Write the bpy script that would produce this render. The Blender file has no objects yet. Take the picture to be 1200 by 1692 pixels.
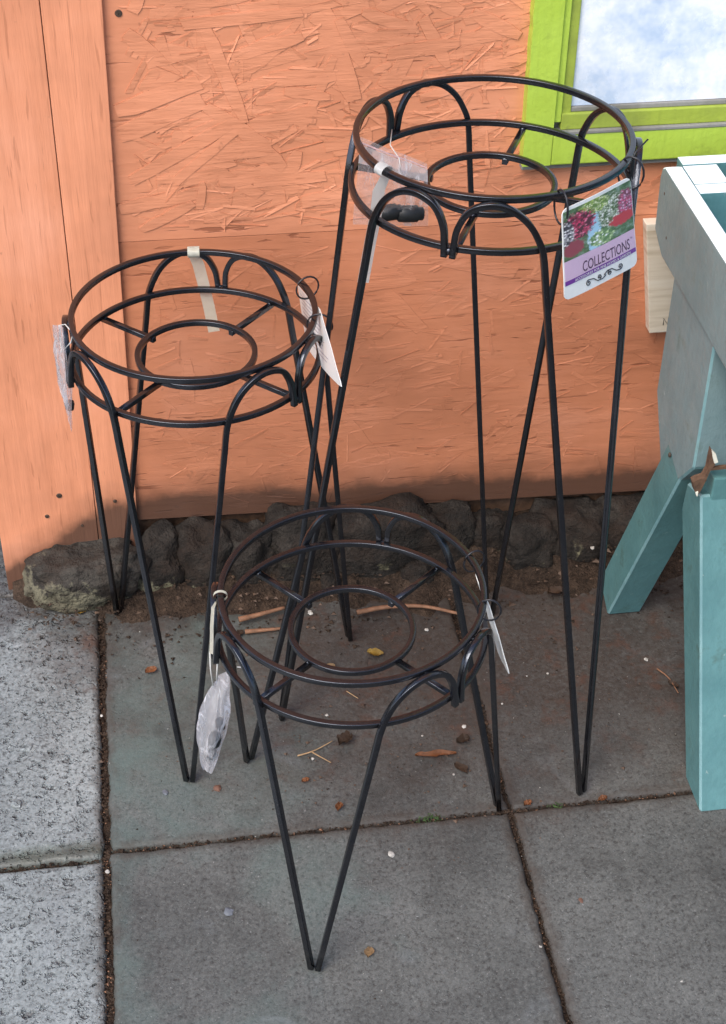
import bpy, bmesh, math, random
from mathutils import Vector, Matrix, noise
random.seed(7)
R = math.radians
sc = bpy.context.scene
col = sc.collection

# ------------------------------------------------------------------ camera
CAM = Vector((0, 0, 1.4805136))
RT = Vector((0.98974417, -0.14229277, 0.0126194))
DN = Vector((-0.07897037, -0.61862028, -0.78171135))
FW = Vector((0.11903848, 0.77269769, -0.62351273))
FPX = 2643.44
cam = bpy.data.cameras.new('camera')
camo = bpy.data.objects.new('camera', cam)
col.objects.link(camo)
m = Matrix((RT, -DN, -FW)).transposed().to_4x4()
m.translation = CAM
camo.matrix_world = m
cam.sensor_fit = 'VERTICAL'
cam.sensor_height = 36
cam.sensor_width = 36
cam.lens = FPX / 1692 * 36
cam.clip_start = 0.02
cam.clip_end = 2000
sc.camera = camo

# ------------------------------------------------------------------ sky, sun, exposure
SUN_EL, SUN_AZ = R(52), R(222)          # azimuth clockwise from +Y: behind the photographer, to the left
world = bpy.data.worlds.new('World')
sc.world = world
world.use_nodes = True
wn = world.node_tree
sky = wn.nodes.new('ShaderNodeTexSky')
sky.sky_type = 'NISHITA'
sky.sun_disc = False
sky.sun_elevation = SUN_EL
sky.sun_rotation = SUN_AZ
sky.air_density = 1.0
sky.dust_density = 2.0
sky.ozone_density = 1.0
bg = wn.nodes['Background']
bg.inputs['Strength'].default_value = 0.13
wn.links.new(sky.outputs[0], bg.inputs['Color'])
sl = bpy.data.lights.new('sun', 'SUN')
sl.energy = 1.5
sl.angle = R(38)
sl.color = (1.0, 0.95, 0.88)
so = bpy.data.objects.new('sun', sl)
col.objects.link(so)
sd = Vector((math.sin(SUN_AZ) * math.cos(SUN_EL), math.cos(SUN_AZ) * math.cos(SUN_EL), math.sin(SUN_EL)))
so.rotation_euler = sd.to_track_quat('Z', 'Y').to_euler()
so.location = (0, 0, 6)
sc.view_settings.view_transform = 'Standard'
sc.view_settings.look = 'None'
sc.view_settings.gamma = 1
sc.view_settings.exposure = 1.06
sc.cycles.max_bounces = 5
sc.cycles.diffuse_bounces = 2
sc.cycles.glossy_bounces = 2
sc.cycles.transmission_bounces = 2
sc.cycles.transparent_max_bounces = 12
sc.cycles.caustics_reflective = False
sc.cycles.caustics_refractive = False

# ------------------------------------------------------------------ helpers
def ray(px, py):
    return RT * ((px - 600) / FPX) + DN * ((py - 846) / FPX) + FW

def G(px, py, z=0.0):                    # photo point -> horizontal plane
    v = ray(px, py)
    return CAM + v * ((z - CAM.z) / v.z)

def onX(px, py, x):
    v = ray(px, py)
    return CAM + v * (x / v.x)

def onY(px, py, y):
    v = ray(px, py)
    return CAM + v * (y / v.y)

def onP(px, py, p, n):
    v = ray(px, py)
    return CAM + v * ((p - CAM).dot(n) / v.dot(n))

def tag(o, label=None, cat=None, group=None, kind=None):
    if label: o['label'] = label
    if cat: o['category'] = cat
    if group: o['group'] = group
    if kind: o['kind'] = kind
    return o

def empty(name, loc=(0, 0, 0)):
    o = bpy.data.objects.new(name, None)
    o.empty_display_size = 0.05
    o.location = loc
    col.objects.link(o)
    return o

def link(name, me, mats, parent=None):
    """mesh given in world coordinates; kept there under its parent"""
    for mt in (mats if isinstance(mats, (list, tuple)) else [mats]):
        me.materials.append(mt)
    o = bpy.data.objects.new(name, me)
    col.objects.link(o)
    if parent:
        o.parent = parent
        off = Vector((0, 0, 0))
        q = parent
        while q:
            off += Vector(q.location)
            q = q.parent
        o.location = -off
    return o

def mesh(name, verts, faces, smooth=False):
    me = bpy.data.meshes.new(name)
    me.from_pydata([tuple(v) for v in verts], [], faces)
    me.update()
    if smooth:
        for p in me.polygons: p.use_smooth = True
    return me

def bm_mesh(name, bm, smooth=False):
    bmesh.ops.recalc_face_normals(bm, faces=bm.faces)
    me = bpy.data.meshes.new(name)
    bm.to_mesh(me)
    bm.free()
    if smooth:
        for p in me.polygons: p.use_smooth = True
        me.set_sharp_from_angle(angle=R(42))
    return me

def bevel_box(name, x0, x1, y0, y1, z0, z1, b=0.002, seg=2):
    bm = bmesh.new()
    bmesh.ops.create_cube(bm, size=1)
    for v in bm.verts:
        v.co = Vector((x0 if v.co.x < 0 else x1, y0 if v.co.y < 0 else y1, z0 if v.co.z < 0 else z1))
    if b: bmesh.ops.bevel(bm, geom=list(bm.edges), offset=b, segments=seg, affect='EDGES', profile=0.6)
    return bm_mesh(name, bm)

def hexa(name, a, b, bev=0.002, seg=2):
    """solid between two matching polygons a and b"""
    bm = bmesh.new()
    va = [bm.verts.new(p) for p in a]
    vb = [bm.verts.new(p) for p in b]
    n = len(a)
    bm.faces.new(va)
    bm.faces.new(vb[::-1])
    for i in range(n):
        bm.faces.new((va[i], vb[i], vb[(i + 1) % n], va[(i + 1) % n]))
    bmesh.ops.recalc_face_normals(bm, faces=bm.faces)
    if bev: bmesh.ops.bevel(bm, geom=list(bm.edges), offset=bev, segments=seg, affect='EDGES', profile=0.6)
    return bm_mesh(name, bm)

def sweep(name, pts, refs, hw, hh=None, closed=False, corner=0.20):
    """rounded square bar along pts; refs = sideways direction at each point"""
    hh = hh or hw
    c = corner
    prof = []
    for sx, sy in ((1, 1), (-1, 1), (-1, -1), (1, -1)):
        e = [(sx * (1 - c), sy), (sx * (1 - c * .3), sy * (1 - c * .3)), (sx, sy * (1 - c))]
        prof += e[::-1] if sx * sy > 0 else e
    n, k = len(pts), len(prof)
    V, F = [], []
    for i, p in enumerate(pts):
        if closed: t = pts[(i + 1) % n] - pts[i - 1]
        else: t = pts[min(i + 1, n - 1)] - pts[max(i - 1, 0)]
        t.normalize()
        s = refs[i] - t * refs[i].dot(t)
        s.normalize()
        u = t.cross(s)
        for a, b in prof: V.append(p + s * a * hw + u * b * hh)
    for i in range(n if closed else n - 1):
        j = (i + 1) % n
        for q in range(k):
            F.append((i * k + q, i * k + (q + 1) % k, j * k + (q + 1) % k, j * k + q))
    if not closed:
        F.append(tuple(range(k))[::-1])
        F.append(tuple((n - 1) * k + q for q in range(k)))
    bm = bmesh.new()
    bv = [bm.verts.new(v) for v in V]
    for f in F: bm.faces.new([bv[i] for i in f])
    me = bm_mesh(name, bm)
    for p in me.polygons: p.use_smooth = len(p.vertices) == 4
    return me

def tube(name, pts, r, k=6, closed=False, taper=None):
    V, F = [], []
    n = len(pts)
    for i, p in enumerate(pts):
        t = (pts[(i + 1) % n] - pts[i - 1]) if closed else (pts[min(i + 1, n - 1)] - pts[max(i - 1, 0)])
        t.normalize()
        a = Vector((0, 0, 1)) if abs(t.z) < .9 else Vector((1, 0, 0))
        s = t.cross(a).normalized()
        u = t.cross(s)
        rr = r * (taper(i / max(1, n - 1)) if taper else 1)
        for q in range(k):
            an = 2 * math.pi * q / k
            V.append(p + s * math.cos(an) * rr + u * math.sin(an) * rr)
    for i in range(n if closed else n - 1):
        j = (i + 1) % n
        for q in range(k): F.append((i * k + q, i * k + (q + 1) % k, j * k + (q + 1) % k, j * k + q))
    if not closed:
        F.append(tuple(range(k))[::-1])
        F.append(tuple((n - 1) * k + q for q in range(k)))
    return mesh(name, V, F, True)

def catmull(cp, n):
    out = []
    P = [cp[0] * 2 - cp[1]] + list(cp) + [cp[-1] * 2 - cp[-2]]
    for i in range(1, len(P) - 2):
        for k in range(n):
            t = k / n
            a, b, c, d = P[i - 1], P[i], P[i + 1], P[i + 2]
            out.append(0.5 * ((2 * b) + (c - a) * t + (2 * a - 5 * b + 4 * c - d) * t * t + (3 * b - a - 3 * c + d) * t ** 3))
    out.append(P[-2].copy())
    return out

# ------------------------------------------------------------------ materials
class NT:
    def __init__(s, name):
        s.m = bpy.data.materials.new(name)
        s.m.use_nodes = True
        s.t = s.m.node_tree
        s.p = s.t.nodes['Principled BSDF']
        s.out = s.t.nodes['Material Output']
    def n(s, typ, **kw):
        nd = s.t.nodes.new('ShaderNode' + typ)
        for k, v in kw.items():
            if k in nd.inputs.keys() and not hasattr(nd, k): nd.inputs[k].default_value = v
            else: setattr(nd, k, v)
        return nd
    def l(s, a, b): s.t.links.new(a, b)
    def coord(s, which='Object', scale=(1, 1, 1), rot=(0, 0, 0)):
        tc = s.n('TexCoord')
        mp = s.n('Mapping')
        mp.inputs['Scale'].default_value = scale
        mp.inputs['Rotation'].default_value = rot
        s.l(tc.outputs[which], mp.inputs[0])
        return mp.outputs[0]
    def world(s, scale=(1, 1, 1), rot=(0, 0, 0)):
        g = s.n('NewGeometry')
        mp = s.n('Mapping')
        mp.inputs['Scale'].default_value = scale
        mp.inputs['Rotation'].default_value = rot
        s.l(g.outputs['Position'], mp.inputs[0])
        return mp.outputs[0]
    def noise(s, vec, scale, detail=4, rough=.55, dist=0):
        nd = s.n('TexNoise')
        nd.inputs['Scale'].default_value = scale
        nd.inputs['Detail'].default_value = min(detail, 4)
        nd.inputs['Roughness'].default_value = rough
        nd.inputs['Distortion'].default_value = dist
        s.l(vec, nd.inputs['Vector'])
        return nd.outputs['Fac']
    def voro(s, vec, scale, feature='F1', rnd=1.0, out='Distance'):
        nd = s.n('TexVoronoi')
        nd.feature = feature
        nd.inputs['Scale'].default_value = scale
        nd.inputs['Randomness'].default_value = rnd
        s.l(vec, nd.inputs['Vector'])
        return nd.outputs[out]
    def ramp(s, fac, stops, interp='LINEAR'):
        nd = s.n('ValToRGB')
        cr = nd.color_ramp
        cr.interpolation = interp
        while len(cr.elements) < len(stops): cr.elements.new(0.5)
        for e, (p, c) in zip(cr.elements, stops):
            e.position = p
            e.color = (c, c, c, 1) if isinstance(c, (int, float)) else (*c, 1)
        s.l(fac, nd.inputs[0])
        return nd.outputs[0]
    def mix(s, fac, a, b, blend='MIX'):
        nd = s.n('Mix')
        nd.data_type = 'RGBA'
        nd.blend_type = blend
        for ix, v in ((0, fac), (6, a), (7, b)):
            sock = nd.inputs[ix]
            if isinstance(v, bpy.types.NodeSocket): s.l(v, sock)
            elif ix == 0: sock.default_value = v
            else: sock.default_value = (*v, 1) if not isinstance(v, (int, float)) else (v, v, v, 1)
        return nd.outputs[2]
    def math(s, op, a, b=0.0, clamp=False):
        nd = s.n('Math')
        nd.operation = op
        nd.use_clamp = clamp
        for i, v in enumerate((a, b)):
            if isinstance(v, bpy.types.NodeSocket): s.l(v, nd.inputs[i])
            else: nd.inputs[i].default_value = v
        return nd.outputs[0]
    def sep(s, vec):
        nd = s.n('SeparateXYZ')
        s.l(vec, nd.inputs[0])
        return nd.outputs
    def bump(s, h, strength=.5, dist=.002, prev=None):
        nd = s.n('Bump')
        nd.inputs['Strength'].default_value = strength
        nd.inputs['Distance'].default_value = dist
        s.l(h, nd.inputs['Height'])
        if prev: s.l(prev, nd.inputs['Normal'])
        return nd.outputs[0]
    def fin(s, color=None, rough=None, normal=None, **kw):
        for sock, v in (('Base Color', color), ('Roughness', rough), ('Normal', normal)):
            if v is None: continue
            if isinstance(v, bpy.types.NodeSocket): s.l(v, s.p.inputs[sock])
            elif sock == 'Base Color': s.p.inputs[sock].default_value = (*v, 1)
            else: s.p.inputs[sock].default_value = v
        for k, v in kw.items(): s.p.inputs[k.replace('_', ' ')].default_value = v
        return s.m

def mat_metal():
    t = NT('black_powder_coat')
    v = t.world()
    c = t.ramp(t.noise(v, 60, 3), [(.3, (.004, .004, .005)), (.75, (.010, .0095, .010))])
    dust = t.ramp(t.noise(v, 420, 2), [(.70, 0), (.78, 1)])
    c = t.mix(t.math('MULTIPLY', dust, .25), c, (.16, .15, .14))
    h = t.noise(v, 900, 2, .5)
    b = t.bump(h, .22, .0005)
    r = t.ramp(t.noise(v, 90, 3), [(.3, .13), (.7, .23)])
    t.p.inputs['Specular Tint'].default_value = (.80, .86, 1.0, 1)
    return t.fin(c, r, b, Specular_IOR_Level=.85)

ORANGE = (.605, .224, .112)
def orange(name, grain_scale, grain_rot=(0, 0, 0), osb=False, edge=False, light=0.0, island=False):
    t = NT(name)
    v = t.world()
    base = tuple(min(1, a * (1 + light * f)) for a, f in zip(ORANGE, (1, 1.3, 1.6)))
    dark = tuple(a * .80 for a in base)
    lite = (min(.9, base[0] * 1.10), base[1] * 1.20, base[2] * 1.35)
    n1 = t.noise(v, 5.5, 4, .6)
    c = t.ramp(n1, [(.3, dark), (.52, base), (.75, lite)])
    gv = t.world(grain_scale, grain_rot)
    gr = t.noise(gv, 1.0, 6, .65)
    c = t.mix(t.ramp(gr, [(.35, .20), (.6, 0)]), c, (.40, .135, .06))
    h = gr
    # fine scratches where the paint is broken along the grain
    g2 = t.noise(t.world(tuple(a * 2.2 for a in grain_scale), grain_rot), 1.0, 3, .5, .4)
    scr = t.ramp(g2, [(.63, 0), (.67, 1)])
    if osb:
        brk = t.ramp(t.noise(v, 14, 3), [(.42, .15), (.58, 1)])
        scr = t.math('MULTIPLY', scr, brk)
        c = t.mix(t.math('MULTIPLY', scr, .65), c, (.20, .055, .025))
        h = t.math('SUBTRACT', t.math('MULTIPLY', gr, .6), t.math('MULTIPLY', scr, .5))
    else:
        c = t.mix(t.math('MULTIPLY', scr, .35), c, (.30, .10, .045))
    # scuffs and dents
    sp = t.ramp(t.noise(v, 48, 3, .6), [(.70, 0), (.76, 1)])
    c = t.mix(t.math('MULTIPLY', sp, .4), c, (.22, .09, .05))
    # dark band with a ragged outline along the foot of the boards
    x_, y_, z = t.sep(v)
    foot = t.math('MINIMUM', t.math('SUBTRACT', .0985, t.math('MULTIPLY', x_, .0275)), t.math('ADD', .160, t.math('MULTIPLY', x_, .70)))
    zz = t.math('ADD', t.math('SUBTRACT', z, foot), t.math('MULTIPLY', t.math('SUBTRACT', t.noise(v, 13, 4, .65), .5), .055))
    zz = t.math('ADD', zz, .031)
    dark_mark = t.ramp(zz, [(.058, 1), (.078, .4), (.110, 0)])
    if island:
        ge = t.n('NewGeometry')
        c = t.mix(1.0, c, t.ramp(ge.outputs['Random Per Island'], [(0, (.92, .91, .90)), (.5, (1, 1, 1)), (1, (1.03, 1.05, 1.06))]), 'MULTIPLY')
    c = t.mix(t.math('MULTIPLY', dark_mark, .85), c, (.035, .026, .02))
    if edge: c = t.mix(.45, c, (.20, .065, .03))
    b = t.bump(h, .55, .0022)
    r = t.ramp(t.noise(v, 30, 3), [(.3, .48), (.7, .68)])
    return t.fin(c, r, b, Specular_IOR_Level=.35)

def painted(name, base, dark, worn=None, worn_amt=0.0, rough=.45, bumpd=.0006, dark_mark=(.09, .07, .04), dirt_amt=.25, grain=(25, 25, 3)):
    t = NT(name)
    v = t.world()
    c = t.ramp(t.noise(v, 13, 5, .6), [(.3, dark), (.6, base)])
    g = t.noise(t.world(grain), 6, 5, .6)
    c = t.mix(t.ramp(g, [(.3, .22), (.55, 0)]), c, tuple(a * .6 for a in base))
    d = t.ramp(t.noise(v, 26, 6, .7), [(.60, 0), (.74, 1)])
    c = t.mix(t.math('MULTIPLY', d, dirt_amt), c, dark_mark)
    if worn:
        chip = t.ramp(t.noise(v, 48, 4, .62), [(.69, 0), (.71, 1)])
        w = t.math('MULTIPLY', chip, worn_amt)
        c = t.mix(w, c, worn)
    b = t.bump(t.noise(v, 150, 4), .6, bumpd * 1.8)
    b = t.bump(g, .35, bumpd * 1.4, b)
    r = t.ramp(t.noise(v, 40, 3), [(.3, rough - .08), (.7, rough + .12)])
    return t.fin(c, r, b, Specular_IOR_Level=.45)

def simple(name, colr, rough=.6, nscale=60, var=.25, bump=.0004, **kw):
    t = NT(name)
    v = t.coord('Object')
    c = t.ramp(t.noise(v, nscale, 4), [(.3, tuple(a * (1 - var) for a in colr)), (.7, tuple(min(1, a * (1 + var * .4)) for a in colr))])
    b = t.bump(t.noise(v, nscale * 4, 3), .5, bump)
    return t.fin(c, rough, b, **kw)

def mat_paver(name, rough_slab):
    t = NT(name)
    v = t.world()
    x, y, z = t.sep(v)
    big = t.noise(v, 5, 5, .66)
    if rough_slab: c = t.ramp(big, [(.3, (.155, .170, .166)), (.7, (.275, .297, .290))])
    else: c = t.ramp(big, [(.3, (.060, .061, .057)), (.7, (.130, .131, .122))])
    # aggregate grains
    grain = t.ramp(t.voro(v, 430, out='Color'), [(.1, .68), (.9, 1.3)])
    c = t.mix(.6, c, grain, 'MULTIPLY')
    fine = t.noise(v, 190, 4, .80)
    c = t.mix(t.ramp(fine, [(.36, .75), (.48, 0)]), c, (.030, .027, .024))
    c = t.mix(t.ramp(fine, [(.56, 0), (.72, .45)]), c, (.22, .215, .20) if not rough_slab else (.46, .47, .48))
    lt = t.ramp(t.noise(v, 360, 2), [(.69, 0), (.76, 1)])
    c = t.mix(t.math('MULTIPLY', lt, .5), c, (.40, .39, .38))
    # green-blue algae film, thicker on the slabs by the left joint
    gm = t.math('ADD', t.noise(v, 5.0, 5, .65, .6), t.math('MULTIPLY', t.math('SUBTRACT', .10, x), .55))
    gm = t.ramp(gm, [(.47, 0), (.72, 1)])
    if rough_slab:
        w = t.math('ADD', t.math('ABSOLUTE', t.math('SUBTRACT', y, 1.245)), t.math('MULTIPLY', t.noise(v, 24, 4), .03))
        gm = t.ramp(w, [(.015, .9), (.034, 0)])
        c = t.mix(t.math('MULTIPLY', gm, .6), c, (.10, .15, .09))
    else: c = t.mix(t.math('MULTIPLY', gm, .7), c, (.095, .135, .122))
    # rain-washed paler patches
    pale = t.ramp(t.noise(v, 8.5, 5, .6, .8), [(.60, 0), (.72, 1)])
    c = t.mix(t.math('MULTIPLY', pale, .30), c, (.23, .25, .26))
    # earth stain from the planting strip, plus shade darkening the back slabs in colour
    wob = t.math('MULTIPLY', t.math('SUBTRACT', t.noise(v, 8, 7, .7), .5), .50)
    dx = t.math('MULTIPLY', t.math('SUBTRACT', x, .42), .62)
    dy = t.math('MULTIPLY', t.math('SUBTRACT', y, 1.56), .95)
    dd = t.math('SQRT', t.math('ADD', t.math('MULTIPLY', dx, dx), t.math('MULTIPLY', dy, dy)))
    st = t.ramp(t.math('ADD', dd, wob), [(.12, 1), (.36, 0)])
    band = t.ramp(t.math('ADD', t.math('SUBTRACT', 1.66, y), t.math('MULTIPLY', wob, .6)), [(.0, 1), (.11 if not rough_slab else .07, 0)])
    if rough_slab:
        ex, ey = t.math('SUBTRACT', x, -.11), t.math('MULTIPLY', t.math('SUBTRACT', y, 1.63), .8)
        de = t.math('SQRT', t.math('ADD', t.math('MULTIPLY', ex, ex), t.math('MULTIPLY', ey, ey)))
        st = t.ramp(t.math('ADD', de, t.math('MULTIPLY', t.math('SUBTRACT', t.noise(v, 60, 4, .75), .5), .22)), [(.03, .9), (.12, 0)])
    msk = t.math('MAXIMUM', st, band)
    specks = t.ramp(t.noise(v, 120, 5, .72), [(.30, .5), (.60, 1)])
    c = t.mix(t.math('MULTIPLY', t.math('MULTIPLY', msk, specks), .86), c, (.040, .027, .020))
    # earth gathered along the joints
    def joint(co, p): return t.math('ABSOLUTE', t.math('SUBTRACT', co, p))
    dj = t.math('MINIMUM', t.math('MINIMUM', joint(x, -.1055), joint(x, .3765)), joint(y, 1.2425))
    dj = t.math('ADD', dj, t.math('MULTIPLY', t.math('SUBTRACT', t.noise(v, 45, 5, .7), .5), .035))
    c = t.mix(t.math('MULTIPLY', t.ramp(dj, [(.004, 1), (.018, 0)]), .65), c, (.050, .036, .027))
    rusty = t.math('MULTIPLY', t.ramp(t.noise(v, 19, 6, .78), [(.54, 0), (.66, 1)]), st)
    c = t.mix(t.math('MULTIPLY', rusty, .6), c, (.085, .038, .023))
    # dark blots
    blot = t.ramp(t.noise(v, 11, 4, .55), [(.60, 0), (.74, 1)])
    c = t.mix(t.math('MULTIPLY', blot, .55), c, (.032, .031, .028))
    # relief
    b = t.bump(t.noise(v, 14, 3), .4, .004)
    if rough_slab:
        pits = t.ramp(t.noise(v, 150, 3, .55), [(.30, 0), (.42, 1)])
        b = t.bump(pits, .9, .0030, b)
        big_p = t.ramp(t.noise(v, 70, 3, .6), [(.30, 0), (.42, 1)])
        c = t.mix(t.ramp(big_p, [(0, .6), (.6, 0)]), c, (.06, .052, .045))
        b = t.bump(big_p, .9, .005, b)
    else:
        pits = t.ramp(t.noise(v, 170, 4, .6), [(.30, 0), (.42, 1)])
        b = t.bump(pits, .5, .0014, b)
    b = t.bump(fine, .7, .0013, b)
    r = t.ramp(t.noise(v, 35, 4), [(.3, .34 if rough_slab else .52), (.7, .55 if rough_slab else .76)])
    return t.fin(c, r, b, Specular_IOR_Level=.5 if rough_slab else .4)

def mat_soil():
    t = NT('soil')
    v = t.world()
    c = t.ramp(t.noise(v, 40, 6, .7), [(.3, (.020, .013, .009)), (.55, (.048, .031, .021)), (.8, (.085, .055, .037))])
    c = t.mix(.6, c, t.ramp(t.voro(v, 300, out='Color'), [(.1, .5), (.9, 1.5)]), 'MULTIPLY')
    b = t.bump(t.noise(v, 120, 6, .7), .9, .006)
    b = t.bump(t.voro(v, 350), .5, .002, b)
    return t.fin(c, .9, b, Specular_IOR_Level=.2)

def mat_rock():
    t = NT('foundation_rock')
    v = t.world()
    c = t.ramp(t.noise(v, 22, 7, .70), [(.25, (.010, .008, .0065)), (.5, (.023, .0185, .015)), (.75, (.058, .049, .040))])
    x, y, z = t.sep(v)
    n = t.noise(v, 34, 6, .68)
    lv = t.math('ADD', t.math('MULTIPLY', z, -5.0), n)
    lv = t.math('SUBTRACT', lv, t.math('MULTIPLY', t.math('ADD', x, .12), .80))
    lm = t.ramp(lv, [(.29, 0), (.37, 1)])
    c = t.mix(t.math('MULTIPLY', lm, .75), c, (.26, .235, .145))
    far = t.math('MULTIPLY', t.ramp(t.noise(v, 26, 4, .6), [(.63, 0), (.68, 1)]), t.ramp(z, [(.03, 1), (.05, 0)]))
    c = t.mix(t.math('MULTIPLY', far, .6), c, (.28, .25, .15))
    lefty = t.ramp(t.math('ADD', x, .2), [(.14, 1), (.18, 0)])
    c = t.mix(t.math('MULTIPLY', lefty, .45), c, t.ramp(n, [(.3, (.022, .020, .018)), (.7, (.115, .102, .085))]))
    cr = t.ramp(t.noise(v, 60, 6, .72), [(.36, .8), (.46, 0)])
    c = t.mix(cr, c, (.014, .011, .009))
    earth = t.ramp(t.noise(v, 14, 5, .7), [(.48, 0), (.60, 1)])
    c = t.mix(t.math('MULTIPLY', earth, .65), c, (.032, .021, .015))
    b = t.bump(t.noise(v, 40, 7, .72), 1.0, .012)
    b = t.bump(t.noise(v, 220, 4, .7), .7, .0025, b)
    return t.fin(c, .88, b, Specular_IOR_Level=.25)

def mat_plastic(name, tint, clear, white):
    t = NT(name)
    t.t.nodes.remove(t.p)
    v = t.world()
    tr = t.n('BsdfTransparent')
    gl = t.n('BsdfGlossy')
    gl.inputs['Roughness'].default_value = .12
    gl.inputs['Color'].default_value = (.95, .95, 1, 1)
    df = t.n('BsdfTranslucent')
    df2 = t.n('BsdfDiffuse')
    for d in (df, df2): d.inputs['Color'].default_value = (*tint, 1)
    b = t.bump(t.noise(t.world((1, 1, .5)), 70, 3, .5, 1.2), .5, .003)
    for d in (gl, df2): t.l(b, d.inputs['Normal'])
    m1 = t.n('MixShader')
    m1.inputs[0].default_value = .5
    t.l(df.outputs[0], m1.inputs[1]); t.l(df2.outputs[0], m1.inputs[2])
    m2 = t.n('MixShader')
    wr = t.ramp(t.noise(t.world((1, 1, .35)), 85, 4, .6, 1.5), [(.52, white), (.68, min(1, white * 4))])  # whiter streaks paint highlights onto the wrinkled film
    t.l(wr, m2.inputs[0])
    t.l(tr.outputs[0], m2.inputs[1]); t.l(m1.outputs[0], m2.inputs[2])
    lw = t.n('LayerWeight')
    lw.inputs['Blend'].default_value = .5
    t.l(b, lw.inputs['Normal'])
    fr = t.math('MULTIPLY', t.math('POWER', lw.outputs['Facing'], 3.0), .45)
    m3 = t.n('MixShader')
    t.l(t.math('ADD', fr, 1 - clear + .03, True), m3.inputs[0])
    t.l(m2.outputs[0], m3.inputs[1]); t.l(gl.outputs[0], m3.inputs[2])
    t.l(m3.outputs[0], t.out.inputs['Surface'])
    return t.m

def mat_pane():
    t = NT('sky_reflection_pane')
    v = t.world()
    c = t.ramp(t.noise(v, 12, 4, .7), [(.36, (.48, .58, .72)), (.58, (.86, .87, .89))])  # white and bluish patches paint the sky's reflection into the base colour
    sm = t.ramp(t.noise(t.world((30, 30, 30)), 4, 6, .75), [(.35, .25), (.6, 0)])
    c = t.mix(t.math('MULTIPLY', sm, .7), c, (.50, .58, .68))
    b = t.bump(t.noise(v, 8, 3), .15, .002)
    r = t.ramp(t.noise(v, 60, 5, .7), [(.3, .12), (.7, .35)])
    return t.fin(c, r, b, Specular_IOR_Level=.6)

def mat_pine():
    t = NT('bare_pine')
    v = t.world((60, 60, 5))
    rings = t.noise(t.world((6, 6, 75)), 1, 4, .5, .6)
    c = t.ramp(rings, [(.3, (.50, .40, .28)), (.5, (.68, .58, .45)), (.7, (.74, .66, .54))])
    kn = t.ramp(t.noise(t.world(), 26, 3), [(.72, 0), (.78, 1)])
    c = t.mix(kn, c, (.12, .06, .03))
    return t.fin(c, .7, t.bump(rings, .3, .0006))

def mat_photo():
    """printed picture of hanging flower baskets"""
    t = NT('printed_flower_picture')
    uv = t.n('UVMap').outputs[0]
    u, w, _ = t.sep(uv)
    bgd = t.ramp(t.noise(uv, 7, 5, .7), [(.3, (.03, .05, .03)), (.5, (.10, .17, .07)), (.7, (.30, .38, .33))])
    def blob(cx, cy, rx, ry):
        a = t.math('DIVIDE', t.math('SUBTRACT', u, cx), rx)
        b = t.math('DIVIDE', t.math('SUBTRACT', w, cy), ry)
        d = t.math('SQRT', t.math('ADD', t.math('MULTIPLY', a, a), t.math('MULTIPLY', b, b)))
        return t.ramp(t.math('MULTIPLY', t.math('ADD', d, t.math('MULTIPLY', t.noise(uv, 17, 4, .75), 1.3)), .4), [(.62, 1), (.70, 0)])
    def petals(scale, a, b, c0):
        cc = t.voro(uv, scale, out='Color')
        x = t.sep(cc)[0]
        base = t.ramp(x, [(.25, c0), (.3, a), (.65, a), (.7, b)], 'CONSTANT')
        return t.mix(t.ramp(t.voro(uv, scale), [(.3, 0), (.6, .7)]), base, c0)
    c = bgd
    sky = blob(.42, .35, .10, .55)
    c = t.mix(sky, c, (.38, .60, .75))
    c = t.mix(blob(.68, .62, .20, .33), c, petals(30, (.80, .80, .74), (.60, .66, .50), (.10, .14, .06)))
    c = t.mix(blob(.42, .86, .24, .16), c, petals(32, (.72, .76, .45), (.45, .58, .14), (.16, .24, .05)))
    c = t.mix(blob(.20, .62, .24, .28), c, petals(26, (.62, .05, .13), (.78, .20, .30), (.10, .02, .03)))
    c = t.mix(blob(.05, .52, .09, .26), c, petals(30, (.80, .78, .76), (.5, .46, .5), (.06, .05, .06)))
    c = t.mix(blob(.90, .60, .12, .28), c, petals(30, (.66, .12, .25), (.70, .40, .55), (.18, .05, .08)))
    c = t.mix(blob(.84, .34, .20, .12), c, (.50, .05, .06))
    c = t.mix(blob(.13, .20, .14, .15), c, (.28, .05, .07))
    c = t.mix(blob(.52, .17, .18, .16), c, petals(24, (.55, .68, .35), (.85, .88, .86), (.12, .22, .08)))
    return t.fin(c, .3, Specular_IOR_Level=.5)

M = {}
M['metal'] = mat_metal()
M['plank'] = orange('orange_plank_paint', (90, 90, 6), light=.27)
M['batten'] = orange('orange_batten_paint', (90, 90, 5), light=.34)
M['osb'] = orange('orange_strand_board_paint', (9, 9, 80), osb=True, light=.19)  # upper sheet paler: fading, plus the wall's brighter lit top in the colour
M['osb_low'] = orange('dim_orange_strand_board_paint', (9, 9, 80), osb=True, light=0.0)  # lower sheet deeper, its dimmer light put into the paint colour
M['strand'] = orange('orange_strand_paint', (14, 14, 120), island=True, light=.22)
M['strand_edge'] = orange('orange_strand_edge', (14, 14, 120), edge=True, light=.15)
M['strand_low'] = orange('dim_orange_strand_paint', (14, 14, 120), island=True, light=0.02)
M['strand_low_edge'] = orange('dim_orange_strand_edge', (14, 14, 120), edge=True, light=0.0)
M['green'] = painted('lime_green_paint', (.45, .60, .075), (.40, .54, .06), rough=.42, dark_mark=(.10, .11, .03), dirt_amt=.35)
M['green_dirty'] = painted('weathered_green_paint', (.34, .42, .05), (.22, .26, .05), rough=.6, dark_mark=(.11, .09, .06), dirt_amt=.75)
M['sill'] = painted('dirty_sill_paint', (.26, .25, .23), (.12, .11, .09), rough=.8, dark_mark=(.07, .09, .04), dirt_amt=.8)
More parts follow.
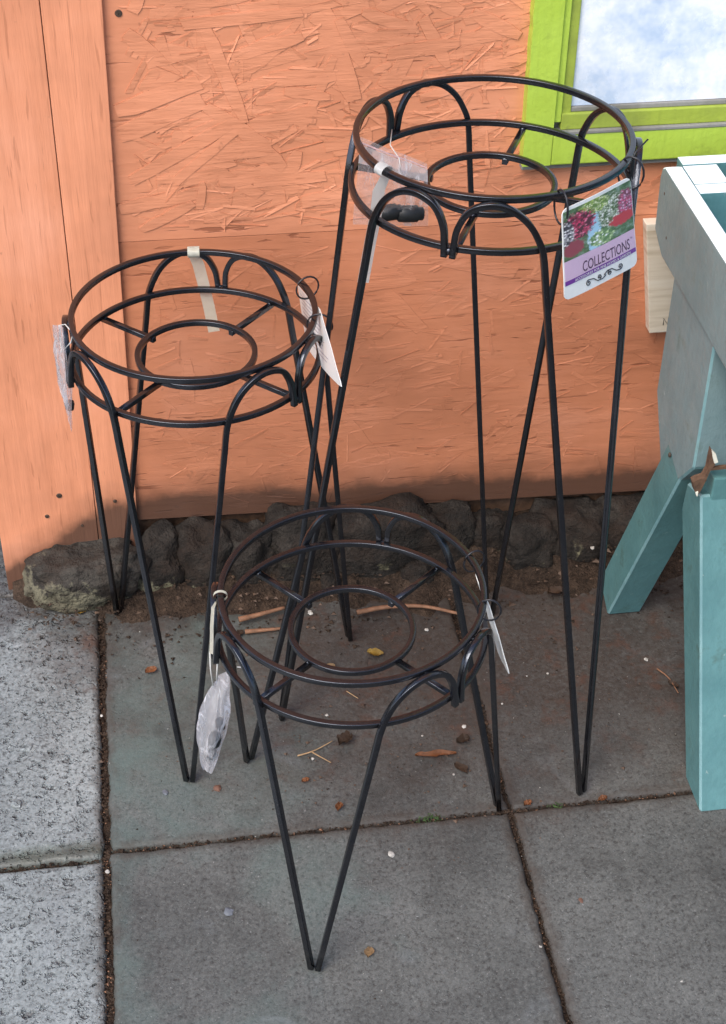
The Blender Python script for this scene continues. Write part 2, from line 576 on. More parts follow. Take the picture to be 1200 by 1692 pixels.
M['teal'] = painted('teal_paint', (.098, .222, .225), (.070, .172, .178), worn=(.30, .36, .33), worn_amt=.55, rough=.42, dark_mark=(.045, .075, .05), dirt_amt=.55)
M['teal_edge'] = painted('rubbed_teal_edge', (.19, .33, .34), (.12, .24, .26), worn=(.55, .50, .42), worn_amt=.6, rough=.5)
M['teal_shaded'] = painted('shaded_teal_paint', (.035, .20, .26), (.03, .16, .21), rough=.5)  # shade of the recessed floor darkened into the teal
M['teal_white'] = painted('chalky_white_paint', (.82, .86, .88), (.72, .78, .80), rough=.5, dark_mark=(.25, .38, .42), dirt_amt=.35)
M['teal_grey'] = painted('grey_teal_paint', (.19, .275, .285), (.145, .225, .235), worn=(.50, .55, .55), worn_amt=.35, rough=.42, dark_mark=(.09, .14, .10), dirt_amt=.5)
M['raw_wood'] = simple('raw_broken_wood', (.13, .07, .04), .8, 90, .5, .002)
M['paver_rough'] = mat_paver('weathered_slab', True)
M['paver'] = mat_paver('smooth_slab', False)
M['soil'] = mat_soil()
M['rock'] = mat_rock()
M['bag'] = mat_plastic('clear_plastic', (.95, .93, .95), .97, .12)
M['bag_milky'] = mat_plastic('milky_plastic', (.93, .93, .97), .985, .30)
M['zip'] = simple('bag_zip_strip', (.70, .45, .45), .4)
M['rubber'] = simple('black_rubber', (.012, .013, .014), .5)
M['paper'] = simple('white_paper', (.80, .80, .78), .55, 40, .05)
M['paper_cream'] = simple('cream_paper', (.78, .76, .64), .55, 40, .05)
M['card'] = simple('card_white', (.80, .80, .77), .35, 40, .04)
M['mauve'] = simple('card_mauve_print', (.60, .42, .56), .35, 40, .05)
M['purple'] = simple('card_purple_print', (.16, .03, .27), .35, 40, .05)
M['ink'] = simple('dark_ink', (.06, .02, .06), .4, 40, .05)
M['ink_black'] = simple('black_ink', (.02, .02, .03), .4, 40, .05)
M['ink_grey'] = simple('grey_small_print', (.42, .42, .46), .4, 40, .05)
M['photo'] = mat_photo()
M['tie'] = simple('black_cable_tie', (.012, .012, .016), .35)
M['string'] = simple('white_string', (.72, .70, .66), .6)
M['pebble_white'] = simple('white_pebble', (.50, .47, .42), .75, 260, .45)
M['pebble_grey'] = simple('grey_pebble', (.13, .14, .16), .6, 90, .3)
M['pebble_brown'] = simple('brown_pebble', (.15, .075, .05), .6, 90, .3)
M['leaf_orange'] = simple('orange_dead_leaf', (.34, .13, .05), .6, 90, .45)
M['leaf_brown'] = simple('brown_dead_leaf', (.095, .055, .033), .7, 90, .45)
M['leaf_yellow'] = simple('yellow_dead_leaf', (.44, .27, .05), .6, 90, .4)
M['twig'] = simple('dry_twig', (.24, .115, .06), .75, 120, .4)
M['straw'] = simple('dry_straw', (.38, .24, .12), .75, 120, .3)
M['moss'] = simple('moss', (.045, .085, .02), .9, 120, .5)
M['pine'] = mat_pine()
M['pane'] = mat_pane()
M['screw'] = simple('rusty_screw', (.07, .045, .03), .6, 200, .4)

# ------------------------------------------------------------------ ground and paving
gm = mesh('ground', [(-400, -400, -.045), (400, -400, -.045), (400, 400, -.045), (-400, 400, -.045)], [(0, 1, 2, 3)])
tag(link('ground', gm, M['soil']), kind='structure')

bed = bmesh.new()
bmesh.ops.create_grid(bed, x_segments=160, y_segments=120, size=1)
for v in bed.verts:
    x, y = v.co.x * 1.75 + .25, v.co.y * 1.3 + 1.1
    v.co = Vector((x, y, -.0085 + .004 * noise.noise(Vector((x * 40, y * 40, 3)))))
pavement = tag(link('pavement', bm_mesh('pavement', bed, True), M['soil']), kind='structure')

def paver(x0, x1, y0, y1, z, seed, rough):
    N = 44
    V, F = [], []
    rr = random.Random(seed)
    ph = rr.random() * 100
    amp = .0022 if rough else .0011
    def edge(t, k):
        return .0028 * noise.noise(Vector((t * 26, ph + k * 7, 0))) + .0016 * noise.noise(Vector((t * 90, ph + k * 7, 5)))
    for j in range(N + 1):
        for i in range(N + 1):
            # concentrate lines near the rim for a rounded arris
            fu, fv = i / N, j / N
            def rim(f):
                q = [0, .004, .010, .020]
                k = round(f * N)
                if k < 4: return q[k]
                if k > N - 4: return 1 - q[N - k]
                return .02 + (k - 3) / (N - 6) * .96
            u, w = rim(fu), rim(fv)
            x = x0 + (x1 - x0) * u + edge(w, 1) * (1 - u) + edge(w, 2) * u
            y = y0 + (y1 - y0) * w + edge(u, 3) * (1 - w) + edge(u, 4) * w
            d = min(u, 1 - u, w, 1 - w)
            zz = z + amp * noise.noise(Vector((x * 30, y * 30, ph))) + .0015 * noise.noise(Vector((x * 5, y * 5, ph)))
            zz -= .0045 * max(0, 1 - d / .010) ** 2 * (1 + .6 * noise.noise(Vector((x * 60, y * 60, ph))))
            V.append((x, y, zz))
    W = N + 1
    for j in range(N):
        for i in range(N): F.append((j * W + i, j * W + i + 1, (j + 1) * W + i + 1, (j + 1) * W + i))
    ring = [i for i in range(W)] + [j * W + N for j in range(1, W)] + [N * W + i for i in range(N - 1, -1, -1)] + [j * W for j in range(N - 1, 0, -1)]
    b0 = len(V)
    for i in ring: V.append((V[i][0], V[i][1], z - .035))
    n = len(ring)
    for k in range(n): F.append((ring[k], b0 + k, b0 + (k + 1) % n, ring[(k + 1) % n]))
    F.append(tuple(b0 + k for k in range(n))[::-1])
    bm = bmesh.new()
    bv = [bm.verts.new(v) for v in V]
    for f in F: bm.faces.new([bv[i] for i in f])
    return link('paver', bm_mesh('paver', bm, True), M['paver_rough' if rough else 'paver'], pavement)

cx = [-1.071, -.5875, -.1055, .3765, .8585, 1.3405]     # joint centres
ry = [-.20, .279, .760, 1.2425, 1.722, 2.20]
k = 0
for i in range(5):
    for j in range(5):
        if i >= 2 and j == 4: continue             # the shed stands there
        k += 1
        rough = i <= 1
        dy = -.010 if rough else 0
        gl = .0042 if i <= 2 else .0026
        gr_ = .0042 if i <= 1 else .0026
        y1 = ry[j + 1] + dy - .0026
        if i >= 2 and j == 3: y1 = 1.672
        paver(cx[i] + gl, cx[i + 1] - gr_, ry[j] + dy + .0026, y1, [0, .0008, -.0006, .001][k % 4], k, rough)

# ------------------------------------------------------------------ earth strip along the wall
V, F = [], []
NX, NY = 220, 34
for j in range(NY + 1):
    for i in range(NX + 1):
        x = -.225 + 1.8 * i / NX
        y = 1.585 + .20 * j / NY
        fr = 1.628 - .02 * min(1, max(0, (x - .02) / .1)) + .045 * noise.noise(Vector((x * 7, 2.2, 0))) + .022 * noise.noise(Vector((x * 23, 7.2, 0)))
        t = (y - fr) / .12
        z = -.006 + (.052 * max(-.25, min(1, t))) + .006 * noise.noise(Vector((x * 28, y * 28, 1))) + .0035 * noise.noise(Vector((x * 80, y * 80, 4)))
        if x < -.06: z -= .02 * min(1, (-.06 - x) / .1)
        V.append((x, y, z))
W = NX + 1
for j in range(NY):
    for i in range(NX): F.append((j * W + i, j * W + i + 1, (j + 1) * W + i + 1, (j + 1) * W + i))
tag(link('soil', mesh('soil', V, F, True), M['soil']), kind='structure')

# ------------------------------------------------------------------ shed wall
YO = 1.735                                   # face of the strand board
YP = 1.7265                                  # face of the boards at the corner
wall = tag(empty('shed_wall', (.6, 1.75, 0)), 'orange painted shed wall of strand board with boards up its corner', 'wall', None, 'thing')
def board(name, bl, br, tl, tr, y0, y1, mt, parent=wall, bev=.0016):
    a = [Vector((bl[0], y0, bl[1])), Vector((br[0], y0, br[1])), Vector((tr[0], y0, tr[1])), Vector((tl[0], y0, tl[1]))]
    b = [Vector((p.x, y1, p.z)) for p in a]
    return link(name, hexa(name, a, b, bev), mt, parent)
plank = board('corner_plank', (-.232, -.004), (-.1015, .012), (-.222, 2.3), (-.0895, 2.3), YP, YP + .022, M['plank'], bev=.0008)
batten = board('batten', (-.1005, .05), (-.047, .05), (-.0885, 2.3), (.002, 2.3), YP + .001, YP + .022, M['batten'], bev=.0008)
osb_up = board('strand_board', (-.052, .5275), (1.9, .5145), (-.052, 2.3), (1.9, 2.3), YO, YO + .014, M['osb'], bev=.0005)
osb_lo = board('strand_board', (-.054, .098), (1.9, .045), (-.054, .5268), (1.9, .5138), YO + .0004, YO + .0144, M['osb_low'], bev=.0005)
link('wall_frame', bevel_box('wall_frame', -.2215, 1.9, YO + .016, 3.6, .03, 2.28, .003), M['raw_wood'], wall)

# loose strands of the board, each a flake with its own edges
def strand_mesh(L, Wd, th, rr, low=''):
    n = 5
    lo, hi = [], []
    for i in range(n + 1):
        f = i / n
        x = (f - .5) * L
        tap = 1 - (.55 * max(0, (f - .78) / .22) + .4 * max(0, (.15 - f) / .15)) * rr.random()
        lo.append((x + rr.uniform(-.02, .02) * L, -Wd / 2 * tap + rr.uniform(-.06, .06) * Wd))
        hi.append((x + rr.uniform(-.03, .03) * L, Wd / 2 * tap + rr.uniform(-.06, .06) * Wd))
    out = lo + hi[::-1]
    k = len(out)
    # local frame: x along, z across, -y out of the wall
    V = [(a, -th, b) for a, b in out] + [(a * 1.004, .0006, b + (.0004 if b > 0 else -.0004)) for a, b in out]
    F = [tuple(range(k))] + [(i, k + i, k + (i + 1) % k, (i + 1) % k) for i in range(k)]
    me = mesh('wood_strand', V, F)
    bm = bmesh.new(); bm.from_mesh(me); bmesh.ops.recalc_face_normals(bm, faces=bm.faces); bm.to_mesh(me); bm.free()
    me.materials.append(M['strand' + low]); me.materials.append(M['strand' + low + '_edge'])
    for p in me.polygons: p.material_index = 0 if len(p.vertices) > 4 else 1
    return me
rr = random.Random(31)
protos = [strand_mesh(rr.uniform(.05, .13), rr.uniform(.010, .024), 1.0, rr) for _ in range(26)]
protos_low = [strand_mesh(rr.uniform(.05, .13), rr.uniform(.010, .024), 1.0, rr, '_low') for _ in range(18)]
def strand(me, x, z, ang, th, tilt, tilt2=0, sx=1):
    par = osb_up if z > .53 else osb_lo
    o = bpy.data.objects.new('wood_strand', me)
    col.objects.link(o)
    o.parent = par
    o.location = Vector((x, (YO if z > .53 else YO + .0004), z)) - Vector(wall.location) - Vector(par.location)
    o.scale = (sx, th, sx)
    o.rotation_mode = 'QUATERNION'
    from mathutils import Quaternion as Q
    o.rotation_quaternion = Q((0, 1, 0), -ang) @ Q((1, 0, 0), tilt) @ Q((0, 0, 1), tilt2)
    return o
named = [  # the flakes that read clearly in the picture: two ends in photo pixels, width
    ((338, 45), (405, 200), .016), ((525, 5), (585, 165), .026), ((190, 185), (330, 135), .020), ((195, 225), (335, 165), .022),
    ((300, 40), (500, 20), .013), ((210, 55), (290, 130), .020), ((265, 60), (280, 112), .010), ((235, 150), (260, 115), .012),
    ((215, 300), (380, 205), .017), ((290, 300), (390, 215), .012), ((340, 175), (440, 240), .016), ((395, 210), (470, 280), .018),
    ((330, 345), (335, 300), .010), ((200, 345), (330, 320), .016), ((470, 150), (545, 160), .012), ((380, 95), (500, 60), .014),
    ((560, 30), (600, 110), .014), ((600, 20), (690, 50), .014), ((640, 90), (760, 70), .016), ((700, 30), (740, 110), .014),
    ((780, 20), (860, 60), .016), ((800, 110), (870, 95), .014), ((235, 380), (320, 335), .013), ((420, 300), (540, 290), .015),
]
for (a, b, wd) in named:
    A, B = onY(a[0], a[1], YO), onY(b[0], b[1], YO)
    d = B - A
    L = math.hypot(d.x, d.z)
    strand(strand_mesh(L, wd, 1.0, rr), (A.x + B.x) / 2, (A.z + B.z) / 2, math.atan2(d.z, d.x), rr.uniform(.0008, .0014), R(rr.uniform(-2.2, 2.2)), R(rr.uniform(-.6, .6)))
cnt = 0
while cnt < 250:
    x = rr.uniform(.0, .93)
    z = rr.uniform(.12, .86)
    dens = 1.0 if z > .53 else .38
    dens *= 1.15 - .55 * max(0, min(1, x / .6))
    if rr.random() > dens: continue
    if .43 < x and z > .585: continue
    ang = rr.gauss(R(6), R(16)) if rr.random() < .68 else rr.uniform(0, math.pi)
    s = rr.uniform(.45, .95)
    cosx = abs(math.cos(ang)) * .06 * s
    if x - cosx < -.02: continue
    if z < .53 and z + .012 + abs(math.sin(ang)) * .06 * s > .51: continue
    if z > .53 and z - .012 - abs(math.sin(ang)) * .06 * s < .53: continue
    strand(rr.choice(protos if z > .53 else protos_low), x, z, ang, rr.uniform(.0002, .0009) * (1 if z > .5 else .4), R(rr.uniform(-1.8, 1.8)), R(rr.uniform(-.5, .5)), s)
    cnt += 1

def fine_flakes(par, z0, z1, n, yb, mats, seed, hs=1.0):
    rq = random.Random(seed)
    V, F, MI = [], [], []
    for _ in range(n):
        x, z = rq.uniform(.0, .95), rq.uniform(z0, z1)
        if x > .44 and z > .59: continue
        L, wd = rq.uniform(.012, .055), rq.uniform(.0018, .010)
        a = rq.gauss(R(5), R(20)) if rq.random() < .6 else rq.uniform(0, math.pi)
        ca, sa = math.cos(a), math.sin(a)
        th = rq.uniform(.0002, .0008) * hs
        tl = rq.uniform(-.0005, .0005) * hs
        hx = abs(ca) * L / 2 + abs(sa) * wd / 2
        hz = abs(sa) * L / 2 + abs(ca) * wd / 2
        if x - hx < -.025 or z - hz < z0 or z + hz > z1: continue
        q = [(-.5, -.5 * rq.uniform(.3, 1)), (.5, -.5 * rq.uniform(.2, 1)), (.5 + rq.uniform(-.1, .1), .5 * rq.uniform(.2, 1)), (-.5 + rq.uniform(-.1, .1), .5 * rq.uniform(.3, 1))]
        b = len(V)
        for k, (u, w) in enumerate(q):
            V.append((x + (u * L) * ca - (w * wd) * sa, yb - th - (tl if w > 0 else -tl), z + (u * L) * sa + (w * wd) * ca))
        for k, (u, w) in enumerate(q):
            u, w = u * 1.01, w + math.copysign(.0003 / wd, w)
            V.append((x + (u * L) * ca - (w * wd) * sa, yb + .0006, z + (u * L) * sa + (w * wd) * ca))
        F.append((b, b + 1, b + 2, b + 3)); MI.append(0)
        for k in range(4): F.append((b + k, b + 4 + k, b + 4 + (k + 1) % 4, b + (k + 1) % 4)); MI.append(1)
    me = mesh('small_strands', V, F)
    o = link('small_strands', me, mats, par)
    for p, mi in zip(me.polygons, MI): p.material_index = mi
    o['kind'] = 'stuff'
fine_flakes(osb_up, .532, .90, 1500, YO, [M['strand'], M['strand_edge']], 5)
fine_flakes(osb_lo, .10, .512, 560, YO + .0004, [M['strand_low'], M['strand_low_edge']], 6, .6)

def screw(px, py, y, r, par):
    p = onY(px, py, y)
    bm = bmesh.new()
    bmesh.ops.create_cone(bm, cap_ends=True, segments=14, radius1=r, radius2=r * .8, depth=.0016)
    for sgn in (0, 1):
        bmesh.ops.create_cube(bm, size=1, matrix=Matrix.Rotation(sgn * math.pi / 2 + .6, 4, 'Z') @ Matrix.Translation((0, 0, .0009)) @ Matrix.Diagonal((r * 1.2, r * .25, .0006, 1)))
    bmesh.ops.transform(bm, matrix=Matrix.Translation(p - Vector((0, .0004, 0))) @ Matrix.Rotation(R(90), 4, 'X'), verts=bm.verts)
    link('screw', bm_mesh('screw', bm), M['screw'], par)
screw(98, 819, YP, .0042, plank); screw(78, 853, YP, .0032, plank); screw(136, 868, YP, .002, plank)
screw(196, 22, YO, .0045, osb_up); screw(190, 828, YP, .0026, batten)

# ------------------------------------------------------------------ window with lime green trim
YT = 1.7175
win = link('window', bevel_box('window', .4560, 1.27, YO - .003, YO + .001, .601, 1.436, .0005), M['sill'], wall)
win['label'] = 'window in lime green trim with a dusty pane, sky reflection painted white on it'
a = [(.452, .607), (.4865, .607), (.4865, 1.7), (.447, 1.7)]
# ragged paint edge on the outer side of the stile
N = 60
L_, R_ = [], []
for i in range(N + 1):
    z = .607 + (1.4 - .607) * i / N
    L_.append(Vector((.4515 - .004 * (i / N) + .0011 * noise.noise(Vector((0, 0, z * 60))) + .0007 * noise.noise(Vector((5, 0, z * 160))), YT, z)))
    R_.append(Vector((.4862, YT, z)))
V = L_ + R_ + [Vector((p.x, YO + .002, p.z)) for p in L_] + [Vector((p.x, YO + .002, p.z)) for p in R_]
n = N + 1
F = []
for i in range(N):
    F += [(i, n + i, n + i + 1, i + 1), (2 * n + i, i, i + 1, 2 * n + i + 1), (n + i, 3 * n + i, 3 * n + i + 1, n + i + 1)]
F += [(0, 2 * n, 3 * n, n), (N, n + N, 3 * n + N, 2 * n + N)]
link('stile', mesh('stile', V, F), M['green'], win)
link('bottom_rail', bevel_box('bottom_rail', .4868, 1.25, YT + .0008, YO + .002, .6065, .6455, .0018), M['green'], win)
link('inner_bead', bevel_box('inner_bead', .4868, .4955, YT + .004, YO + .002, .6602, 1.4, .0012), M['green'], win)
link('glazing_bead', bevel_box('glazing_bead', .4958, .5075, YT + .0075, YO + .002, .6604, 1.4, .0012), M['green_dirty'], win)
link('sill', bevel_box('sill', .4872, 1.25, YT - .0005, YO + .002, .6458, .650, .001), M['sill'], win)
link('lower_bead', bevel_box('lower_bead', .4958, 1.25, YT + .004, YO + .0018, .6502, .6705, .0015), M['green_dirty'], win)
link('putty', bevel_box('putty', .5078, 1.25, YT + .0085, YO + .0015, .6707, .6765, .0012), M['sill'], win)
link('pane', bevel_box('pane', .5078, 1.25, YT + .012, YO - .0035, .6768, 1.4, .0004), M['pane'], win)
link('top_rail', bevel_box('top_rail', .4868, 1.25, YT + .0008, YO + .002, 1.4002, 1.44, .0018), M['green'], win)
link('stile', bevel_box('stile', 1.2502, 1.286, YT, YO + .002, .607, 1.44, .0018), M['green'], win)
link('under_trim_strip', bevel_box('under_trim_strip', .4525, 1.27, YT + .006, YO + .001, .5995, .6066, .001), M['sill'], win)  # thin dark strip along the underside of the trim

# ------------------------------------------------------------------ bare pine board fixed behind the table
pb0, pb1 = onY(1073, 551, 1.718), onY(1068, 371, 1.718)
pine = tag(empty('pine_board', (.66, 1.72, .36)), 'short bare pine board fixed upright to the orange wall beside the teal table', 'board')
link('board', hexa('board', [Vector((pb0.x, 1.718, pb0.z)), Vector((pb0.x + .11, 1.718, pb0.z)), Vector((pb1.x + .11, 1.718, pb1.z)), Vector((pb1.x, 1.718, pb1.z))],
     [Vector((pb0.x, YO + .0012, pb0.z)), Vector((pb0.x + .11, YO + .0012, pb0.z)), Vector((pb1.x + .11, YO, pb1.z)), Vector((pb1.x, YO, pb1.z))], .0015), M['pine'], pine)
q = [onY(px, py, 1.7175) for px, py in ((1096, 537), (1097, 526), (1103, 536), (1105, 525))]
link('pen_mark', tube('pen_mark', q, .0006, 5), M['ink_black'], pine)

# ------------------------------------------------------------------ foundation rocks
RG = 'foundation rocks under the orange wall'
def rock(cx_, cy_, w, d, h, seed, label, z0=-.012, lean=0, sub=4):
    bm = bmesh.new()
    bmesh.ops.create_icosphere(bm, subdivisions=sub, radius=1)
    for v in bm.verts:
        p = v.co.copy()
        q = p * 1.15 + Vector((seed * 3.7, seed * 1.3, seed))
        r = 1 + .30 * noise.noise(q) + .16 * noise.noise(q * 2.3) + .07 * noise.noise(q * 5) + .03 * noise.noise(q * 11)
        # planes knocked off the boulder
        c = noise.cell(q * .0 + Vector((seed, 0, 0)))
        p = Vector((math.copysign(abs(p.x) ** .8, p.x), math.copysign(abs(p.y) ** .8, p.y), math.copysign(abs(p.z) ** .75, p.z))) * r
        v.co = Vector((cx_ + p.x * w / 2 + lean * p.z, cy_ + p.y * d / 2, z0 + h * .45 + p.z * h * .55))
    o = link('rock', bm_mesh('rock', bm, True), M['rock'])
    return tag(o, label, 'rock', RG)
rock(-.122, 1.704, .160, .090, .094, 1, 'largest rounded rock at the wall corner, cream blotches on its underside', -.010, .008, 5)
rock(-.020, 1.716, .080, .070, .098, 2, 'narrow brown rock between the cornermost rock and a dark one')
rock(.040, 1.714, .085, .072, .108, 3, 'dark rock with a cream foot behind the medium stand')
rock(.104, 1.712, .085, .075, .105, 14, 'dark low rock with pale spots right of the cream-footed rock')
rock(.180, 1.714, .120, .085, .125, 5, 'dark rock seen through the ring of the low stand, left of a broad one')
rock(.290, 1.712, .165, .090, .122, 6, 'broad dark rock seen through the ring of the low stand')
rock(.385, 1.716, .095, .075, .104, 7, 'brown rock just left of the back foot of the tall stand')
rock(.445, 1.722, .080, .060, .085, 17, 'recessed brown rock behind the back foot of the tall stand')
rock(.500, 1.700, .090, .085, .078, 8, 'smooth grey rock right of the back foot of the tall stand', -.010)
rock(.562, 1.710, .105, .085, .092, 9, 'grey rock between the smooth rock and the teal table')
rock(.660, 1.715, .13, .085, .090, 10, 'dark rock behind the splayed back leg of the teal table')
rock(.335, 1.664, .050, .034, .036, 11, 'small cream rock lying in the soil under the broad dark rock', .002)
rock(.210, 1.668, .026, .020, .024, 12, 'tiny cream stone lying in the soil left of the long stick', .004, 0, 3)

# ------------------------------------------------------------------ teal table
tt = tag(empty('potting_table', (.85, 1.42, 0)), 'worn teal wooden potting table with splayed legs and chalky white rim', 'table')
XE = .600
ZT = .640
def prof(pts, x0, x1, bev=.002, dx=lambda z: 0):
    a = [Vector((x0 + dx(p[1]), p[0], p[1])) for p in pts]
    b = [Vector((x1 + dx(p[1]), p[0], p[1])) for p in pts]
    return a, b
# end board with rounded back corner
pts = [(1.13, ZT), (1.632, ZT), (1.642, ZT - .005), (1.646, ZT - .018), (1.640, .556), (1.604, .538), (1.13, .534)]
a, b = prof(pts, XE, XE + .021)
o = link('end_board', hexa('end_board', a, b, .0035, 3), [M['teal_grey'], M['teal_white']], tt)
for p in o.data.polygons:
    if p.normal.z > .35: p.material_index = 1
def tbox(name, x0, x1, y0, y1, z0, z1, top='teal_white', side='teal', bev=.003):
    o = link(name, bevel_box(name, x0, x1, y0, y1, z0, z1, bev), [M[side], M[top]], tt)
    for p in o.data.polygons:
        if p.normal.z > .35: p.material_index = 1
    return o
tbox('back_board', .6213, 1.60, 1.6345, 1.655, .540, ZT + .001, bev=.0012)
tbox('corner_block', .6213, .6625, 1.5885, 1.6343, .56, ZT - .0005, bev=.001)
tbox('inner_rail', .6213, 1.575, 1.566, 1.5883, .56, ZT - .001, bev=.001)
tbox('front_board', .6217, 1.575, 1.115, 1.137, .534, ZT)
tbox('end_board', 1.5755, 1.5965, 1.13, 1.638, .534, ZT)
tbox('table_floor', .6215, 1.5752, 1.1372, 1.5655, .548, .566, 'teal_shaded', 'teal_shaded', .001)
tbox('tray', .6630, 1.5752, 1.5882, 1.6346, .575, .590, 'teal_shaded', 'teal_shaded', .001)

def trestle(x0, mirror=False):
    s = -1 if mirror else 1
    T = .047
    X = XE + .003
    def solid(name, pts, bot_dx, mt='teal', bev=.0025, inset=0, th=T):
        def dx(z): return bot_dx * max(0, (.33 - z) / .33) * s
        a = [Vector((x0 + inset * s + dx(z), y, z)) for y, z in pts]
        b = [Vector((x0 + (inset + th) * s + dx(z), y, z)) for y, z in pts]
        o = link(name, hexa(name, a, b, bev, 1), [M[mt], M['teal_edge']], tt)
        for p in o.data.polygons:
            if p.area < .0014: p.material_index = 1
        return o
    def yz(px, py, x=X):
        p = onX(px, py, x)
        return (p.y, p.z)
    b1, b2, b3, b4, b5, b6 = yz(1114, 461), yz(1178, 580), yz(1145, 775), yz(1107, 806), yz(1093, 776), yz(1085, 645)
    solid('post', [(b1[0] + .002, .5405), (b2[0], .5405), b3, b4, (b5[0] + .004, b5[1]), (b6[0], b6[1])], 0, 'teal_grey')
    # back leg: square-cut foot standing on its front corner
    l0, l1 = Vector((1.567, 0.0)), Vector((b4[0] - .030, b4[1] + .045))
    d = (l1 - l0).normalized()
    nrm = Vector((-d.y, d.x)) * -1
    wv = nrm * .056
    solid('leg', [tuple(l0), tuple(l0 + wv), tuple(l1 + wv), tuple(l1)], -.020, inset=.001)
    # front leg
    f0, f1 = Vector((1.207, 0.0)), Vector((1.382, .350))
    d = (f1 - f0).normalized()
    wv = Vector((d.y, -d.x)) * .052
    if wv.x < 0: wv = -wv
    g0 = f0 + wv - d * (wv.y / d.y)
    solid('leg', [tuple(f0), (g0.x, 0.0), (1.429, .295), (1.427, .335), tuple(f1)], -.004, inset=.0035)
trestle(XE + .003)
trestle(1.5935, True)
p = onY(1150, 818, 1.401)
link('stretcher', bevel_box('stretcher', .618, 1.58, 1.379, 1.4005, .3345, .375, .002), M['teal'], tt)
# broken corner showing raw wood, with pale splinters
def flake(name, px, y0, th, mt):
    a = [onY(x, y, y0) for x, y in px]
    link(name, hexa(name, a, [p + Vector((0, th, 0)) for p in a], 0), M[mt], tt)
flake('broken_corner', [(1145, 797), (1153, 793), (1163, 790), (1170, 778), (1174, 757), (1177, 745), (1180, 752), (1182, 768), (1174, 778), (1166, 796), (1160, 808), (1153, 819), (1148, 812)], 1.3765, .010, 'raw_wood')
flake('splinter', [(1177, 744), (1183, 750), (1187, 764), (1181, 766), (1178, 756)], 1.3745, .003, 'paper_cream')
flake('splinter', [(1150, 815), (1154, 813), (1153, 820), (1151, 820)], 1.3745, .003, 'paper_cream')
flake('crack', [(1172, 774), (1200, 771), (1215, 771), (1215, 775), (1200, 775), (1172, 778)], 1.3775, .004, 'raw_wood')
q = [onY(px, py, 1.398) for px, py in ((1171, 771), (1200, 770))]
for px, py in ((1098, 320), (1101, 393), (1105, 752)):
    q = onX(px, py, XE)
    bm = bmesh.new(); bmesh.ops.create_icosphere(bm, subdivisions=2, radius=.0028)
    bmesh.ops.transform(bm, matrix=Matrix.Translation(q + Vector((.0014, 0, 0))) @ Matrix.Diagonal((.7, 1, 1.2, 1)), verts=bm.verts)
    link('screw', bm_mesh('screw', bm, True), M['screw'], tt)

# ------------------------------------------------------------------ plant stands
HW = .0031
DROP = .0526
STANDS = {
    'tall': dict(c=(.34717, 1.44035), H=.7850, R=.13688, phi=-117.2, rin=.0648, spoke=64.0,
                 feet={0: (.468, 1.256), 2: (.119, 1.429), 1: tuple(G(809, 1016))[:2]}, rf=.2246,
                 label='tallest black wire plant stand, behind the two lower ones'),
    'medium': dict(c=(.04244, 1.51853), H=.5547, R=.13327, phi=-45.6, rin=.0655, spoke=47.3,
                   feet={2: (-.003, 1.337), 1: (-.081, 1.655), 0: (.225, 1.564)}, rf=.1854,
                   label='black wire plant stand of medium height by the wall boards, cream strip on it'),
    'low': dict(c=(.17809, 1.21906), H=.3946, R=.13497, phi=-51.7, rin=.0641, spoke=39.5,
                feet={2: (.116, 1.047), 0: (.362, 1.246), 1: (.072, 1.362)}, rf=.1818,
                label='lowest black wire plant stand, in front of the two taller ones'),
}
def ringpath(c, r, z, n=96):
    pts, refs = [], []
    for i in range(n):
        a = 2 * math.pi * i / n
        u = Vector((math.cos(a), math.sin(a), 0))
        pts.append(Vector((c[0], c[1], z)) + u * r)
        refs.append(u)
    return pts, refs
